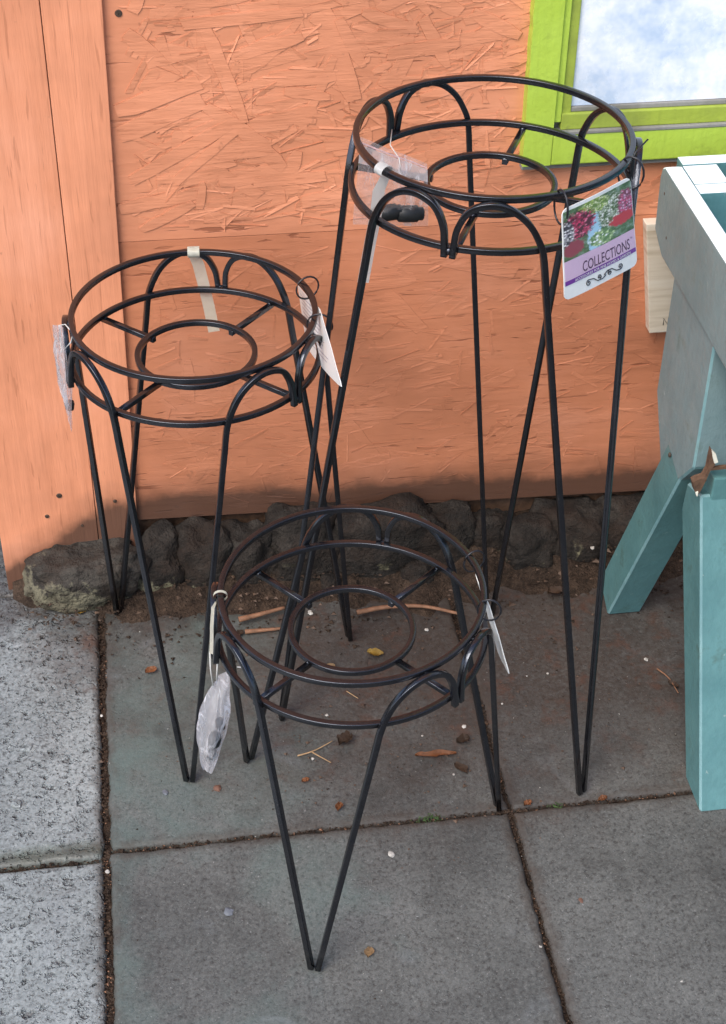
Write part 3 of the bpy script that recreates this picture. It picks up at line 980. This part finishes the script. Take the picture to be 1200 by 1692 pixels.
def stand(S):
    c, H, Rr, phi = S['c'], S['H'], S['R'], R(S['phi'])
    t = tag(empty('plant_stand', (c[0], c[1], 0)), S['label'], 'plant stand', 'black wire plant stands')
    rl = Rr * 1.0325
    for nm, r, z in (('top_ring', Rr, H), ('lower_ring', rl, H - DROP), ('inner_ring', S['rin'], H - DROP - .001)):
        pts, refs = ringpath(c, r, z)
        link(nm, sweep(nm, pts, refs, HW, closed=True), M['metal'], t)
    for k in range(4):
        a = R(S['spoke'] + 90 * k)
        u = Vector((math.cos(a), math.sin(a), 0)); sv = Vector((-u.y, u.x, 0))
        z = H - DROP - .0058
        pts = [Vector((c[0], c[1], z)) + u * r for r in (S['rin'] - .004, (S['rin'] + rl) / 2, rl + .003)]
        link('spoke', sweep('spoke', pts, [sv] * 3, HW * .95), M['metal'], t)
    def bead(p, r, sc_=(1, 1, 1)):
        bm = bmesh.new()
        bmesh.ops.create_icosphere(bm, subdivisions=2, radius=r)
        for v in bm.verts:
            v.co *= 1 + .3 * noise.noise(v.co * 300 + p * 90)
            v.co = Vector((v.co.x * sc_[0], v.co.y * sc_[1], v.co.z * sc_[2])) + p
        link('weld', bm_mesh('weld', bm, True), M['metal'], t)
    for k in range(4):
        a = R(S['spoke'] + 90 * k)
        for r in (S['rin'], rl): bead(Vector((c[0] + r * math.cos(a), c[1] + r * math.sin(a), H - DROP - .0035)), .0042, (1, 1, .7))
    for k in range(3):
        a = phi + R(120 * k)
        bead(Vector((c[0] + (rl + .005) * math.cos(a), c[1] + (rl + .005) * math.sin(a), H - DROP - .001)), .0048)
        for sg in (-1, 1):
            b_ = a + sg * R(14.5)
            bead(Vector((c[0] + (Rr + .0036) * math.cos(b_), c[1] + (Rr + .0036) * math.sin(b_), H - .0035)), .0036, (1, 1, .8))
    for kf in range(3):
        af = phi + R(120 * kf + 60)
        f = S['feet'].get(kf)
        foot = Vector((f[0], f[1], .0035)) if f else Vector((c[0] + S['rf'] * math.cos(af), c[1] + S['rf'] * math.sin(af), .0035))
        if f: af = math.atan2(f[1] - c[1], f[0] - c[0])
        for sgn in (-1, 1):
            aj = phi + R(120 * kf + 60) - sgn * R(60)                  # junction this rod starts from
            tang = Vector((-math.sin(af), math.cos(af), 0))
            fp = foot - tang * sgn * .0036
            def P(ud, z):
                a = aj + sgn * R(ud)
                zr = (H - z)
                r = Rr + .0068 + (rl - Rr) * zr / DROP
                return Vector((c[0] + r * math.cos(a), c[1] + r * math.sin(a), z))
            zl = H - DROP
            cp = [P(1.6, zl - .0065), P(1.9, zl + .008), P(2.8, zl + .024), P(6.2, zl + .0405), P(11.5, zl + .0480), P(17.5, zl + .0490),
                  P(23.5, zl + .0430), P(28.8, zl + .0310), P(32.6, zl + .015)]
            Q = P(35.2, zl - .004)
            cp += [Q, Q.lerp(fp, .06)]
            pts = catmull(cp, 5)
            end = pts[-1]
            pts += [end.lerp(fp, k / 8) for k in range(1, 9)]
            refs = []
            for p in pts:
                u = Vector((p.x - c[0], p.y - c[1], 0)).normalized()
                refs.append(u)
            ur = Vector((Q.x - c[0], Q.y - c[1], 0)).normalized()
            uf = Vector((fp.x - c[0], fp.y - c[1], 0)).normalized()
            for k in range(len(pts) - 9, len(pts)): refs[k] = ur.lerp(uf, (k - len(pts) + 9) / 8 * .5).normalized()
            link('leg', sweep('leg', pts, refs, HW), M['metal'], t)
    return t
for k in ('tall', 'medium', 'low'): stand(STANDS[k])

def ring_pt(k, deg, dz=0, dr=0):
    S = STANDS[k]
    a = R(deg)
    r = S['R'] + dr
    return Vector((S['c'][0] + r * math.cos(a), S['c'][1] + r * math.sin(a), S['H'] + dz))
def ring_ang(k, px, py):
    S = STANDS[k]
    p = G(px, py, S['H'])
    return math.degrees(math.atan2(p.y - S['c'][1], p.x - S['c'][0]))

# ------------------------------------------------------------------ cards, strips and bags on the stands
def patch(A, B, C_, D, bulge=0, wave=0, seed=0):
    """A top-left, B top-right, C bottom-right, D bottom-left; v=1 at the top"""
    nrm = (B - A).cross(D - A).normalized()
    if nrm.dot(CAM - A) < 0: nrm = -nrm
    def f(u, v, off=0):
        p = (A * (1 - u) + B * u) * v + (D * (1 - u) + C_ * u) * (1 - v)
        w = bulge * math.sin(math.pi * u) + wave * noise.noise(Vector((u * 2.5, v * 2.5, seed)))
        return p + nrm * (w + off)
    return f
def sheet(name, f, nu, nv, th, mt, parent, u0=0, u1=1, v0=0, v1=1, rc=0.0, off=0, uvs=True):
    """thin solid sheet over patch f with optional rounded corners"""
    bm = bmesh.new()
    uvl = bm.loops.layers.uv.new('UVMap')
    uvw = {}
    def mk(o):
        g = []
        for j in range(nv + 1):
            row = []
            for i in range(nu + 1):
                u, v = i / nu, j / nv
                if rc:
                    du, dv = min(u, 1 - u), min(v, 1 - v)
                    if du < rc and dv < rc:
                        a, b = rc - du, rc - dv
                        d = math.hypot(a, b)
                        mx = max(a, b)
                        if mx > 0 and d > 0:
                            s = mx / d
                            a, b = a * s, b * s
                            u = (rc - a) if u < .5 else 1 - (rc - a)
                            v = (rc - b) if v < .5 else 1 - (rc - b)
                U, V_ = u0 + (u1 - u0) * u, v0 + (v1 - v0) * v
                w = bm.verts.new(f(U, V_, o))
                uvw[w] = (u, v)
                row.append(w)
            g.append(row)
        return g
    a = mk(off + th / 2)
    b = mk(off - th / 2)
    for j in range(nv):
        for i in range(nu):
            bm.faces.new((a[j][i], a[j][i + 1], a[j + 1][i + 1], a[j + 1][i]))
            bm.faces.new((b[j][i], b[j + 1][i], b[j + 1][i + 1], b[j][i + 1]))
    per = [(0, i) for i in range(nu)] + [(j, nu) for j in range(nv)] + [(nv, i) for i in range(nu, 0, -1)] + [(j, 0) for j in range(nv, 0, -1)]
    for k in range(len(per)):
        (j0, i0), (j1, i1) = per[k], per[(k + 1) % len(per)]
        bm.faces.new((a[j0][i0], b[j0][i0], b[j1][i1], a[j1][i1]))
    for fc in bm.faces:
        for lp in fc.loops: lp[uvl].uv = uvw[lp.vert]
    me = bm_mesh(name, bm, True)
    return link(name, me, mt, parent)

def text_on(name, body, f, u0, u1, v0, v1, mt, parent, off=.0006):
    cu = bpy.data.curves.new(name, 'FONT')
    cu.body = body
    cu.resolution_u = 3
    o = bpy.data.objects.new(name, cu)
    col.objects.link(o)
    bpy.context.view_layer.update()
    me = bpy.data.meshes.new_from_object(o.evaluated_get(bpy.context.evaluated_depsgraph_get()))
    bpy.data.objects.remove(o)
    xs = [v.co.x for v in me.vertices]; ys = [v.co.y for v in me.vertices]
    x0, x1, y0, y1 = min(xs), max(xs), min(ys), max(ys)
    for v in me.vertices:
        v.co = f(u0 + (u1 - u0) * (v.co.x - x0) / (x1 - x0), v0 + (v1 - v0) * (v.co.y - y0) / (y1 - y0), off)
    me.name = name
    me.materials.clear()
    return link(name, me, mt, parent)

def tie_loop(center, nrm_axis, up, ru, rv, tail=None, parent=None, r=.0011, mt='tie'):
    s = nrm_axis.cross(up).normalized()
    pts = [center + s * ru * math.cos(t) + up * rv * math.sin(t) for t in [2 * math.pi * i / 20 for i in range(20)]]
    link('cable_tie', tube('cable_tie', pts, r, 6, True), M[mt], parent)
    if tail: link('tie_tail', tube('tie_tail', tail, r * .8, 6), M[mt], parent)

# -- picture card on the tall stand
a1, a2 = ring_ang('tall', 922, 322), ring_ang('tall', 1042, 262)
p1, p2 = ring_pt('tall', a1, 0, .012), ring_pt('tall', a2, 0, .012)
nv = (p2 - p1).cross(Vector((0, 0, 1))).normalized()
if nv.y > 0: nv = -nv
nvt = (nv + Vector((0, 0, .10))).normalized()
A, B, C_, D = (onP(px, py, p1 + nv * .004, nvt) for px, py in ((928, 347), (1041, 291), (1053, 437), (932, 498)))
f = patch(A, B, C_, D, .0015, .001, 3)
card = tag(empty('hang_tag', (D.x, D.y, D.z)), 'picture card with red and white flowers and a COLLECTIONS title, on the tall stand', 'tag', 'card tags on the stands')
tagroot = card
card = sheet('card', f, 20, 20, .0007, M['card'], card, rc=.07)
def band(name, v0, v1, mt, u0=.012, u1=.988, off=.0007):
    return sheet(name, f, 14, 10, .00025, mt, card, u0, u1, v0, v1, off=off)
band('picture', .43, .965, M['photo'])
band('title_band', .215, .428, M['mauve'])
band('purple_stripe', .165, .213, M['purple'])
text_on('title', 'COLLECTIONS', f, .24, .90, .235, .350, M['ink'], card, .0011)
text_on('trademark', 'TM', f, .915, .945, .335, .355, M['ink'], card, .0011)
text_on('subtitle', 'ACCESSORIES FOR FINE HOMES & GARDEN', f, .13, .90, .174, .204, M['card'], card, .0011)
def scroll(pts2, r=.0005):
    link('scroll', tube('scroll', [f(u, v, .0009) for u, v in pts2], r, 5), M['ink_black'], card)
def spiral(cu, cv, r0, a0, turns, sgn, n=26):
    out = []
    for i in range(n + 1):
        t = i / n
        a = a0 + sgn * turns * 2 * math.pi * t
        rr_ = r0 * (1 - .8 * t)
        out.append((cu + rr_ * math.cos(a), cv + rr_ * math.sin(a) * 1.0))
    return out
S1 = spiral(.31, .085, .035, R(70), 1.3, 1)
S2 = spiral(.745, .095, .035, R(250), 1.3, 1)
scroll(S1[::-1] + [(.38, .105), (.43, .06), (.50, .055), (.545, .08)])
scroll(S2[::-1] + [(.69, .07), (.63, .115), (.57, .12), (.52, .09)])
scroll(spiral(.455, .092, .028, R(300), 1.2, 1)); scroll(spiral(.60, .085, .028, R(120), 1.2, 1))
card = tagroot
for (px, py) in ((924, 330), (1037, 277)):
    ag = ring_ang('tall', px, py - 8)
    ctr = ring_pt('tall', ag, -.010, .006)
    tang = Vector((-math.sin(R(ag)), math.cos(R(ag)), 0))
    tie_loop(ctr, tang, Vector((0, 0, 1)), .013, .017, None, card)
q = ring_pt('tall', ring_ang('tall', 1037, 268), .004, .006)
link('tie_tail', tube('tie_tail', [q, onP(1050, 252, q, FW), onP(1071, 230, q, FW)], .0009, 6), M['tie'], card)

def loop_strip(name, key, deg, px_pts, wpx, mt, label, inside, wrap=.012, group='paper strips looped on the stands'):
    """paper strip wrapped round the top ring and hanging down; px_pts are points of its hanging centre line"""
    S = STANDS[key]
    rp = ring_pt(key, deg)
    u = Vector((math.cos(R(deg)), math.sin(R(deg)), 0))
    tg = Vector((-u.y, u.x, 0))
    if tg.dot(RT) < 0: tg = -tg
    t = tag(empty(name, rp), label, 'paper strip', group)
    half = wpx * .0006 / 2
    path = []
    for i in range(15):
        a = R(-60 + 300 * i / 14)
        path.append(rp + u * math.cos(a) * .0072 * (1 if not inside else -1) + Vector((0, 0, .0062 * math.sin(a) + .0005)))
    side = -1 if inside else 1
    base = rp + u * side * .0075
    hang = [onP(px, py, base, u) for px, py in px_pts]
    path = path[::-1] if False else path
    full = path[::-1]
    full = full + hang
    bm = bmesh.new()
    rows = []
    for i, p in enumerate(full):
        w = half
        tt_ = tg
        if i >= len(path):
            k = i - len(path)
            d = (hang[min(k + 1, len(hang) - 1)] - hang[max(k - 1, 0)])
            tt_ = (FW + u * .2).cross(d).normalized()
            if tt_.dot(tg) < 0: tt_ = -tt_
        rows.append((bm.verts.new(p - tt_ * w), bm.verts.new(p + tt_ * w)))
    for a, b in zip(rows, rows[1:]): bm.faces.new((a[0], a[1], b[1], b[0]))
    bmesh.ops.solidify(bm, geom=list(bm.faces), thickness=.0004)
    link('strip', bm_mesh('strip', bm, True), mt, t)
    return t
loop_strip('price_strip', 'tall', ring_ang('tall', 618, 287), [(626, 315), (622, 350), (612, 400), (600, 467)], 20, M['paper'],
           'long white paper strip looped round the rim of the tall stand', True)
loop_strip('price_strip', 'medium', ring_ang('medium', 320, 420), [(328, 437), (336, 468), (345, 505), (354, 548)], 23, M['paper_cream'],
           'cream paper strip looped round the rim of the medium stand', False)
loop_strip('price_strip', 'low', ring_ang('low', 361, 985), [(352, 1005), (350, 1035), (350, 1060), (349, 1080)], 6, M['paper_cream'],
           'narrow cream paper strip hanging at the left rim of the low stand', False)

# -- card seen from behind on the medium stand
aA, aD = ring_ang('medium', 492, 478), ring_ang('medium', 534, 540)
pA, pD = ring_pt('medium', aA, -.004, .010), ring_pt('medium', aD, -.010, .012)
nn = (pD - pA).cross(Vector((0, 0, 1))).normalized()
A, B = onP(492, 468, pA, nn), onP(530, 510, pA, nn)
C_, D = onP(566, 643, pA, nn), onP(507, 572, pA, nn)
f = patch(A, B, C_, D, .002, .001, 5)
mt_ = tag(empty('hang_tag', tuple(C_)), 'white card with fine print, seen at a slant on the rim of the medium stand', 'tag', 'card tags on the stands')
mcard = sheet('card', f, 12, 12, .0007, M['card'], mt_, rc=.06)
for i in range(11):
    v = .88 - i * .07
    sheet('print_line', f, 8, 1, .0002, M['ink_grey'], mcard, .14, .82 - .2 * ((i * 7) % 3) / 3, v, v + .018, off=.0006)
for px, py in ((492, 472), (534, 530)):
    ag = ring_ang('medium', px, py)
    tang = Vector((-math.sin(R(ag)), math.cos(R(ag)), 0))
    tie_loop(ring_pt('medium', ag, -.006, .006), tang, Vector((0, 0, 1)), .014, .014, None, mt_)

# -- card seen edge-on on the low stand
A, B = G(783, 925, .392), G(809, 1000, .388)
dirn = (B - A).normalized()
Cn = onP(842, 1117, B + Vector((.012, -.012, 0)), Vector((0, 1, 0)))
D = A + (Cn - B) * .9 + Vector((-.002, 0, .01))
f = patch(A, B, Cn, D, .003, .001, 9)
lt_ = tag(empty('hang_tag', tuple(Cn)), 'white card seen edge-on at the right rim of the low stand', 'tag', 'card tags on the stands')
sheet('card', f, 12, 12, .0010, M['card'], lt_, rc=.06)
for px, py in ((783, 918), (805, 998)):
    ag = ring_ang('low', px, py)
    tang = Vector((-math.sin(R(ag)), math.cos(R(ag)), 0))
    tie_loop(ring_pt('low', ag, -.008, .006), tang, Vector((0, 0, 1)), .012, .014, None, lt_)

def cap(center, axis, r, L, parent):
    """rubber foot cap: short rounded plug with a flange"""
    bm = bmesh.new()
    prof_ = [(0, -L / 2), (r * .7, -L / 2), (r * .95, -L / 2 * .85), (r, -L * .2), (r, L * .25), (r * .8, L * .3), (r * .8, L * .45), (r * .55, L / 2), (0, L / 2)]
    k = 14
    z = axis.normalized()
    a = Vector((0, 0, 1)) if abs(z.z) < .9 else Vector((1, 0, 0))
    s = z.cross(a).normalized(); u = z.cross(s)
    V, F = [], []
    for rr_, h in prof_:
        for i in range(k):
            an = 2 * math.pi * i / k
            V.append(center + z * h + (s * math.cos(an) + u * math.sin(an)) * rr_)
    for j in range(len(prof_) - 1):
        for i in range(k): F.append((j * k + i, j * k + (i + 1) % k, (j + 1) * k + (i + 1) % k, (j + 1) * k + i))
    return link('rubber_cap', mesh('rubber_cap', V, F, True), M['rubber'], parent)

def bag_mesh(f, nu, nv, depth, amp, seed, hang=None):
    """two plastic films joined at the rim, wrinkled"""
    bm = bmesh.new()
    for sgn in (1, -1):
        g = []
        for j in range(nv + 1):
            row = []
            for i in range(nu + 1):
                u, v = i / nu, j / nv
                e = min(1, 4 * min(u, 1 - u, v * 1.3, 1 - v))
                sag = depth * math.sin(math.pi * u) * (math.sin(math.pi * (1 - v) ** .7) if v < 1 else 0)
                wr = amp * (noise.noise(Vector((u * 7, v * 3.0, seed + sgn))) + .7 * abs(noise.noise(Vector((u * 13 + v * 5, v * 4, seed + 9 + sgn)))))
                row.append(bm.verts.new(f(u, v, sgn * (sag * e + .0004) + wr * e)))
            g.append(row)
        for j in range(nv):
            for i in range(nu): bm.faces.new((g[j][i], g[j][i + 1], g[j + 1][i + 1], g[j + 1][i]))
    return bm_mesh('film', bm, True)

# -- zip bag in the tall stand
yb = 1.435
A, B, C_, D = onY(596, 226, yb), onY(706, 271, yb), onY(708, 374, yb), onY(583, 371, yb)
f = patch(A, B, C_, D, 0, .003, 2)
bg1 = tag(empty('plastic_bag', tuple(D)), 'clear zip bag with black rubber caps inside the rim of the tall stand', 'bag', 'plastic bags on the stands')
link('film', bag_mesh(f, 30, 26, .006, .0045, 4), M['bag'], bg1)
sheet('zip_strip', f, 20, 1, .0010, M['zip'], bg1, .0, 1, .93, .945)
sheet('header', f, 20, 3, .0007, M['bag_milky'], bg1, .0, 1, .72, .92, off=.001)
cap(onY(644, 351, yb), Vector((1, 0, .1)), .0085, .026, bg1)
cap(onY(678, 353, yb), Vector((1, 0, -.05)), .0088, .028, bg1)
sp = onY(648, 214, 1.555)
link('string', tube('string', [sp, onY(645, 240, 1.49), onY(660, 262, yb - .004), onY(663, 285, yb - .006)], .0006, 5), M['string'], bg1)

# -- bag at the left of the medium stand, seen from its edge
jn = G(104, 610, .50)
A, B = onY(89, 536, jn.y + .03), onY(104, 540, jn.y - .035)
C_, D = onY(122, 716, jn.y - .03), onY(108, 668, jn.y + .035)
f = patch(A, B, C_, D, 0, .004, 6)
bg2 = tag(empty('plastic_bag', tuple(D)), 'white plastic bag hanging edge-on at the left rim of the medium stand', 'bag', 'plastic bags on the stands')
link('film', bag_mesh(f, 18, 26, .006, .005, 8), M['bag_milky'], bg2)
cap(f(.55, .16), Vector((.2, .3, 1)), .005, .012, bg2)
link('string', tube('string', [onY(97, 538, jn.y), G(108, 536, .555), G(121, 551, .557), G(117, 566, .550), onY(102, 582, jn.y - .02), onY(99, 545, jn.y)], .0007, 5, True), M['string'], bg2)

# -- milky bag hanging from the low stand
jl = STANDS['low']
aj = R(jl['phi'] - 120)
pj = Vector((jl['c'][0] + .147 * math.cos(aj), jl['c'][1] + .147 * math.sin(aj), jl['H'] - DROP))
yb = pj.y + .002
A, B, C_, D = onY(352, 1130, yb), onY(376, 1104, yb), onY(350, 1278, yb), onY(336, 1272, yb)
f0 = patch(A, B, C_, D, 0, .003, 12)
def f(u, v, off=0):
    p = f0(u, v, off)
    k = math.sin(math.pi * min(1, max(0, 1 - v)) ** .9)
    return p + RT * ((u - .5) * .010 * k + .006 * k * (u - .2) + .0022 * noise.noise(Vector((u * 3, v * 6, 2)))) - RT * .006 * k * (1 - u)
bg3 = tag(empty('plastic_bag', tuple(D)), 'milky plastic bag of rubber caps hanging under the rim of the low stand', 'bag', 'plastic bags on the stands')
link('film', bag_mesh(f, 22, 34, .0125, .003, 15), M['bag_milky'], bg3)
cap(onY(355, 1222, yb - .003), Vector((.2, .1, 1)), .0068, .016, bg3)
cap(onY(350, 1245, yb), Vector((.3, 0, 1)), .0045, .014, bg3)
cap(onY(364, 1196, yb), Vector((-.2, 0, 1)), .0048, .014, bg3)
for q in ([(347, 1076), (348, 1105), (352, 1133)], [(360, 1082), (359, 1105), (358, 1124)]):
    link('string', tube('string', [onY(px, py, yb - .003) for px, py in q], .0008, 5), M['string'], bg3)
link('string', tube('string', [onY(px, py, yb - .001) for px, py in ((392, 1102), (402, 1103), (410, 1106), (417, 1114))], .0007, 5), M['string'], bg3)

# ------------------------------------------------------------------ pebbles, leaves, twigs
def pebble(px, py, rpx, mt, label, group, seed, z=0.0):
    p = G(px, py, z)
    r = rpx * .00062
    bm = bmesh.new()
    bmesh.ops.create_icosphere(bm, subdivisions=2, radius=1)
    for v in bm.verts:
        g_ = 1 + .55 * noise.noise(v.co * 1.2 + Vector((seed * 2.1, seed, 0))) + .2 * noise.noise(v.co * 3 + Vector((seed, 0, 3)))
        v.co = Vector((p.x + v.co.x * r * g_, p.y + v.co.y * r * g_ * 1.1, z + r * .25 + v.co.z * r * .42 * g_))
    return tag(link('pebble', bm_mesh('pebble', bm, True), mt), label, 'pebble', group)
WG = 'white pebbles on the paving'
pebble(647, 1413, 7, M['pebble_white'], 'largest white pebble, on the slab in front of the low stand', WG, 1)
for i, (x, y, r, lb) in enumerate((
        (777, 1590, 4, 'white pebble on the front slab, upper of two near the crooked joint'), (780, 1627, 3.5, 'white pebble on the front slab, lower of two near the crooked joint'),
        (1068, 1090, 4.5, 'white pebble lying between the two legs of the teal table'), (705, 1041, 4.5, 'round white pebble seen through the ring of the low stand'),
        (767, 1201, 4.5, 'white flake beside the right foot of the low stand'), (905, 1113, 2.5, 'white speck left of the front rods of the tall stand'),
        (178, 1441, 4, 'white pebble in the left joint just below its crossing'), (168, 1183, 3, 'small white pebble in the left joint behind its crossing'),
        (517, 1254, 3, 'white crumb beside the crossed straws'), (893, 1565, 3, 'pale crumb in the crooked joint'),
        (1020, 1586, 2.5, 'white speck on the slab below the teal table'), (698, 1216, 2, 'white speck behind the long orange leaf'),
        (750, 1280, 2.5, 'pale speck in front of the long orange leaf'), (586, 1531, 2, 'white speck beside the front foot of the low stand'),
        (1126, 1622, 4, 'pale grey-white pebble on the slab below the teal table leg'), (540, 1182, 3, 'white crumb under the lower ring of the low stand'),
        (830, 1163, 2.5, 'white speck right of the lower ring of the low stand'))):
    pebble(x, y, r, M['pebble_white'], lb, WG, i + 3)
pebble(513, 1013, 5.5, M['pebble_white'], 'white crumb lying in the soil at the foot of the rocks', 'white crumbs in the soil', 40, .004)
pebble(979, 906, 5, M['pebble_white'], 'white crumb resting on the pale grey rock by the teal table', 'white crumbs in the soil', 41, .045)
pebble(285, 993, 7, M['pebble_white'], 'white crumb beside the medium stand under the dark rock', 'white crumbs in the soil', 42, .002)
pebble(378, 1507, 9, M['pebble_grey'], 'flat slate grey pebble on the slab left of the low stand', 'dark pebbles', 50)
pebble(274, 1311, 6, M['pebble_grey'], 'small grey pebble beside the front foot of the medium stand', 'dark pebbles', 51)
pebble(360, 1303, 8, M['pebble_brown'], 'reddish brown pebble right of the front foot of the medium stand', 'dark pebbles', 52)
pebble(960, 1489, 6, M['pebble_brown'], 'brown pebble on the slab below the teal table', 'dark pebbles', 53)
pebble(44, 1237, 11, M['paver_rough'], 'grey stone chip standing proud of the left slab', 'dark pebbles', 54)
pebble(28, 1329, 10, M['paver_rough'], 'rounded grey stone chip on the left slab near the joint', 'dark pebbles', 55)

def leaf(px, py, L, wd, ang, mt, label, seed, curl=.004, z=.001):
    p = G(px, py, z)
    V, F = [], []
    n = 12
    for i in range(n + 1):
        t = i / n
        w = wd * .5 * math.sin(math.pi * min(1, t * .96 + .02)) ** .7 * (1 + .45 * noise.noise(Vector((t * 5, seed, 0))))
        x = (t - .5) * L
        bend = .12 * L * noise.noise(Vector((t * 2.2, seed, 3)))
        for k, s in enumerate((-1, -.5, 0, .5, 1)):
            y = bend + s * w
            zz = z + .0012 + curl * (s * s * .8 + .5 * abs(noise.noise(Vector((t * 4, s, seed)))))
            c, sn = math.cos(ang), math.sin(ang)
            V.append((p.x + x * c - y * sn, p.y + x * sn + y * c, zz))
    for i in range(n):
        for k in range(4): F.append((i * 5 + k, i * 5 + k + 1, i * 5 + k + 6, i * 5 + k + 5))
    bm = bmesh.new()
    bv = [bm.verts.new(v) for v in V]
    for q in F: bm.faces.new([bv[i] for i in q])
    bmesh.ops.solidify(bm, geom=list(bm.faces), thickness=.0005)
    return tag(link('dead_leaf', bm_mesh('dead_leaf', bm, True), mt), label, 'leaf', 'dead leaves')
leaf(720, 1249, .052, .010, R(-4), M['leaf_orange'], 'long curled orange leaf lying under the low stand', 1)
leaf(570, 1226, .022, .018, R(40), M['leaf_brown'], 'crumpled dark brown leaf beside crossed straws', 2, .009)
leaf(765, 1226, .018, .014, R(10), M['leaf_brown'], 'small brown leaf by the right foot of the low stand', 3, .007)
leaf(762, 1270, .022, .012, R(-60), M['leaf_brown'], 'flat brown leaf scrap in front of the long orange leaf', 13, .002)
leaf(620, 1081, .022, .014, R(-20), M['leaf_yellow'], 'yellow leaf seen through the inner ring of the low stand', 4)
leaf(250, 1110, .016, .013, R(20), M['leaf_orange'], 'small orange leaf between the legs of the medium stand', 5)
leaf(133, 1013, .015, .012, R(0), M['leaf_yellow'], 'yellow leaf in front of the cornermost rock', 6)
leaf(918, 981, .024, .016, R(10), M['leaf_brown'], 'brown leaf below the smooth grey rock', 7, .007, .006)
leaf(872, 1330, .012, .008, R(30), M['leaf_orange'], 'orange leaf scrap in the paving joint by the low stand', 8)
leaf(996, 1322, .012, .008, R(10), M['leaf_orange'], 'orange leaf scrap in the joint by the teal table leg', 9)
leaf(610, 1576, .013, .011, R(70), M['straw'], 'pale dry leaf scrap on the front slab', 10)
leaf(505, 1292, .010, .007, R(20), M['leaf_orange'], 'tiny red-brown leaf scrap left of the crossed straws', 11)
leaf(560, 1335, .013, .009, R(70), M['leaf_orange'], 'reddish leaf scrap just above the long joint', 12)
leaf(395, 1050, .018, .010, R(40), M['leaf_brown'], 'brown leaf scrap behind the left rim of the low stand', 14)
leaf(1112, 1133, .016, .008, R(-50), M['leaf_brown'], 'brown leaf scrap between the legs of the teal table', 15)
leaf(545, 1105, .016, .012, R(15), M['straw'], 'faded tan leaf under the front of the inner ring', 16)

def twig(pts, r, mt, label, z=.004):
    P = [G(px, py, z) for px, py in pts]
    o = link('twig', tube('twig', catmull(P, 6), r, 6, taper=lambda t: 1 - .45 * t), mt)
    return tag(o, label, 'twig', 'twigs and straws')
twig([(590, 1012), (640, 1003), (700, 1002), (768, 1016)], .0038, M['twig'], 'long curved brown stick in the soil behind the low stand', .012)
twig([(395, 1024), (430, 1015), (470, 1004)], .0042, M['twig'], 'short thick stick in the soil left of the low stand', .012)
twig([(405, 1044), (470, 1038)], .0034, M['twig'], 'straight stick lying in front of the short thick stick', .006)
twig([(492, 1249), (520, 1240), (550, 1224)], .0011, M['straw'], 'longer straw of the crossed pair under the low stand', .003)
twig([(516, 1243), (547, 1260)], .0010, M['straw'], 'shorter straw of the crossed pair under the low stand', .004)
twig([(573, 1142), (592, 1154)], .0008, M['straw'], 'fine straw lying under the middle of the low stand', .002)
twig([(1086, 1105), (1105, 1120), (1121, 1145)], .0012, M['twig'], 'thin twig between the legs of the teal table', .003)

def scatter(name, n, mt, gen, smin, smax, seed):
    rr = random.Random(seed)
    V, F = [], []
    for _ in range(n):
        x, y, z = gen(rr)
        s = rr.uniform(smin, smax) * (1 if rr.random() < .9 else 1.8)
        a = rr.uniform(0, 6.28)
        e = rr.uniform(.35, 1)
        b = len(V)
        c, sn = math.cos(a), math.sin(a)
        for dx, dy, dz in ((1, 0, 0), (-.6, e, .1), (-.5, -e, 0), (.1, .1, .9)):
            V.append((x + (dx * c - dy * sn) * s, y + (dx * sn + dy * c) * s, z + dz * s * .6 - s * .05))
        F += [(b, b + 1, b + 3), (b + 1, b + 2, b + 3), (b + 2, b, b + 3), (b, b + 2, b + 1)]
    return tag(link(name, mesh(name, V, F), mt), None, None, None, 'stuff')
def near_wall(r):
    y = 1.70 - abs(r.gauss(0, .055))
    return r.uniform(-.2, .95), y, .012 + .02 * max(0, (y - 1.64) / .06) if y > 1.62 else .0008
def patch_mid(r): return r.gauss(.32, .15), r.gauss(1.40, .10), .0008
def joints(r):
    k = r.random()
    if k < .3: return -.1055 + r.gauss(0, .004), r.uniform(.9, 1.66), -.003
    if k < .55: return .3765 + r.gauss(0, .0035), r.uniform(.9, 1.66), -.003
    x = r.uniform(-.25, .95)
    return x, (1.2325 if x < -.105 else 1.2425) + r.gauss(0, .0035), -.003
def anywhere(r): return r.uniform(-.3, .9), r.uniform(.9, 1.66), .0006
tag(scatter('soil_crumbs', 2600, M['soil'], near_wall, .0010, .0034, 1), 'dark crumbs of earth along the foot of the wall', 'soil crumbs')
tag(scatter('leaf_litter', 300, M['leaf_brown'], patch_mid, .0008, .0024, 2), 'brown leaf crumbs scattered under the low stand', 'leaf litter')
tag(scatter('joint_litter', 420, M['twig'], joints, .0006, .0018, 3), 'brown litter caught in the paving joints', 'litter')
tag(scatter('joint_soil', 3200, M['soil'], joints, .0008, .0026, 13), 'dark earth crumbs filling the paving joints', 'soil crumbs')
tag(scatter('grit', 420, M['soil'], anywhere, .0006, .0016, 4), 'fine dark grit scattered over the slabs', 'grit')
tag(scatter('pale_grit', 130, M['pebble_white'], anywhere, .0005, .0010, 5), 'pale specks of grit scattered over the slabs', 'grit')
def bank(r): return r.uniform(-.1, .8), 1.66 + abs(r.gauss(0, .03)), .022
tag(scatter('bark_chips', 220, M['leaf_brown'], near_wall, .0015, .0045, 6), 'brown chips of bark and leaf in the soil strip', 'bark chips')
def mossy(r):
    return (r.gauss(.28, .008), 1.2425 + r.gauss(0, .003), -.001) if r.random() < .6 else (r.gauss(.435, .006), 1.2425 + r.gauss(0, .003), -.001)
tag(scatter('moss', 130, M['moss'], mossy, .0006, .0016, 7), 'green moss tufts in the long paving joint', 'moss')
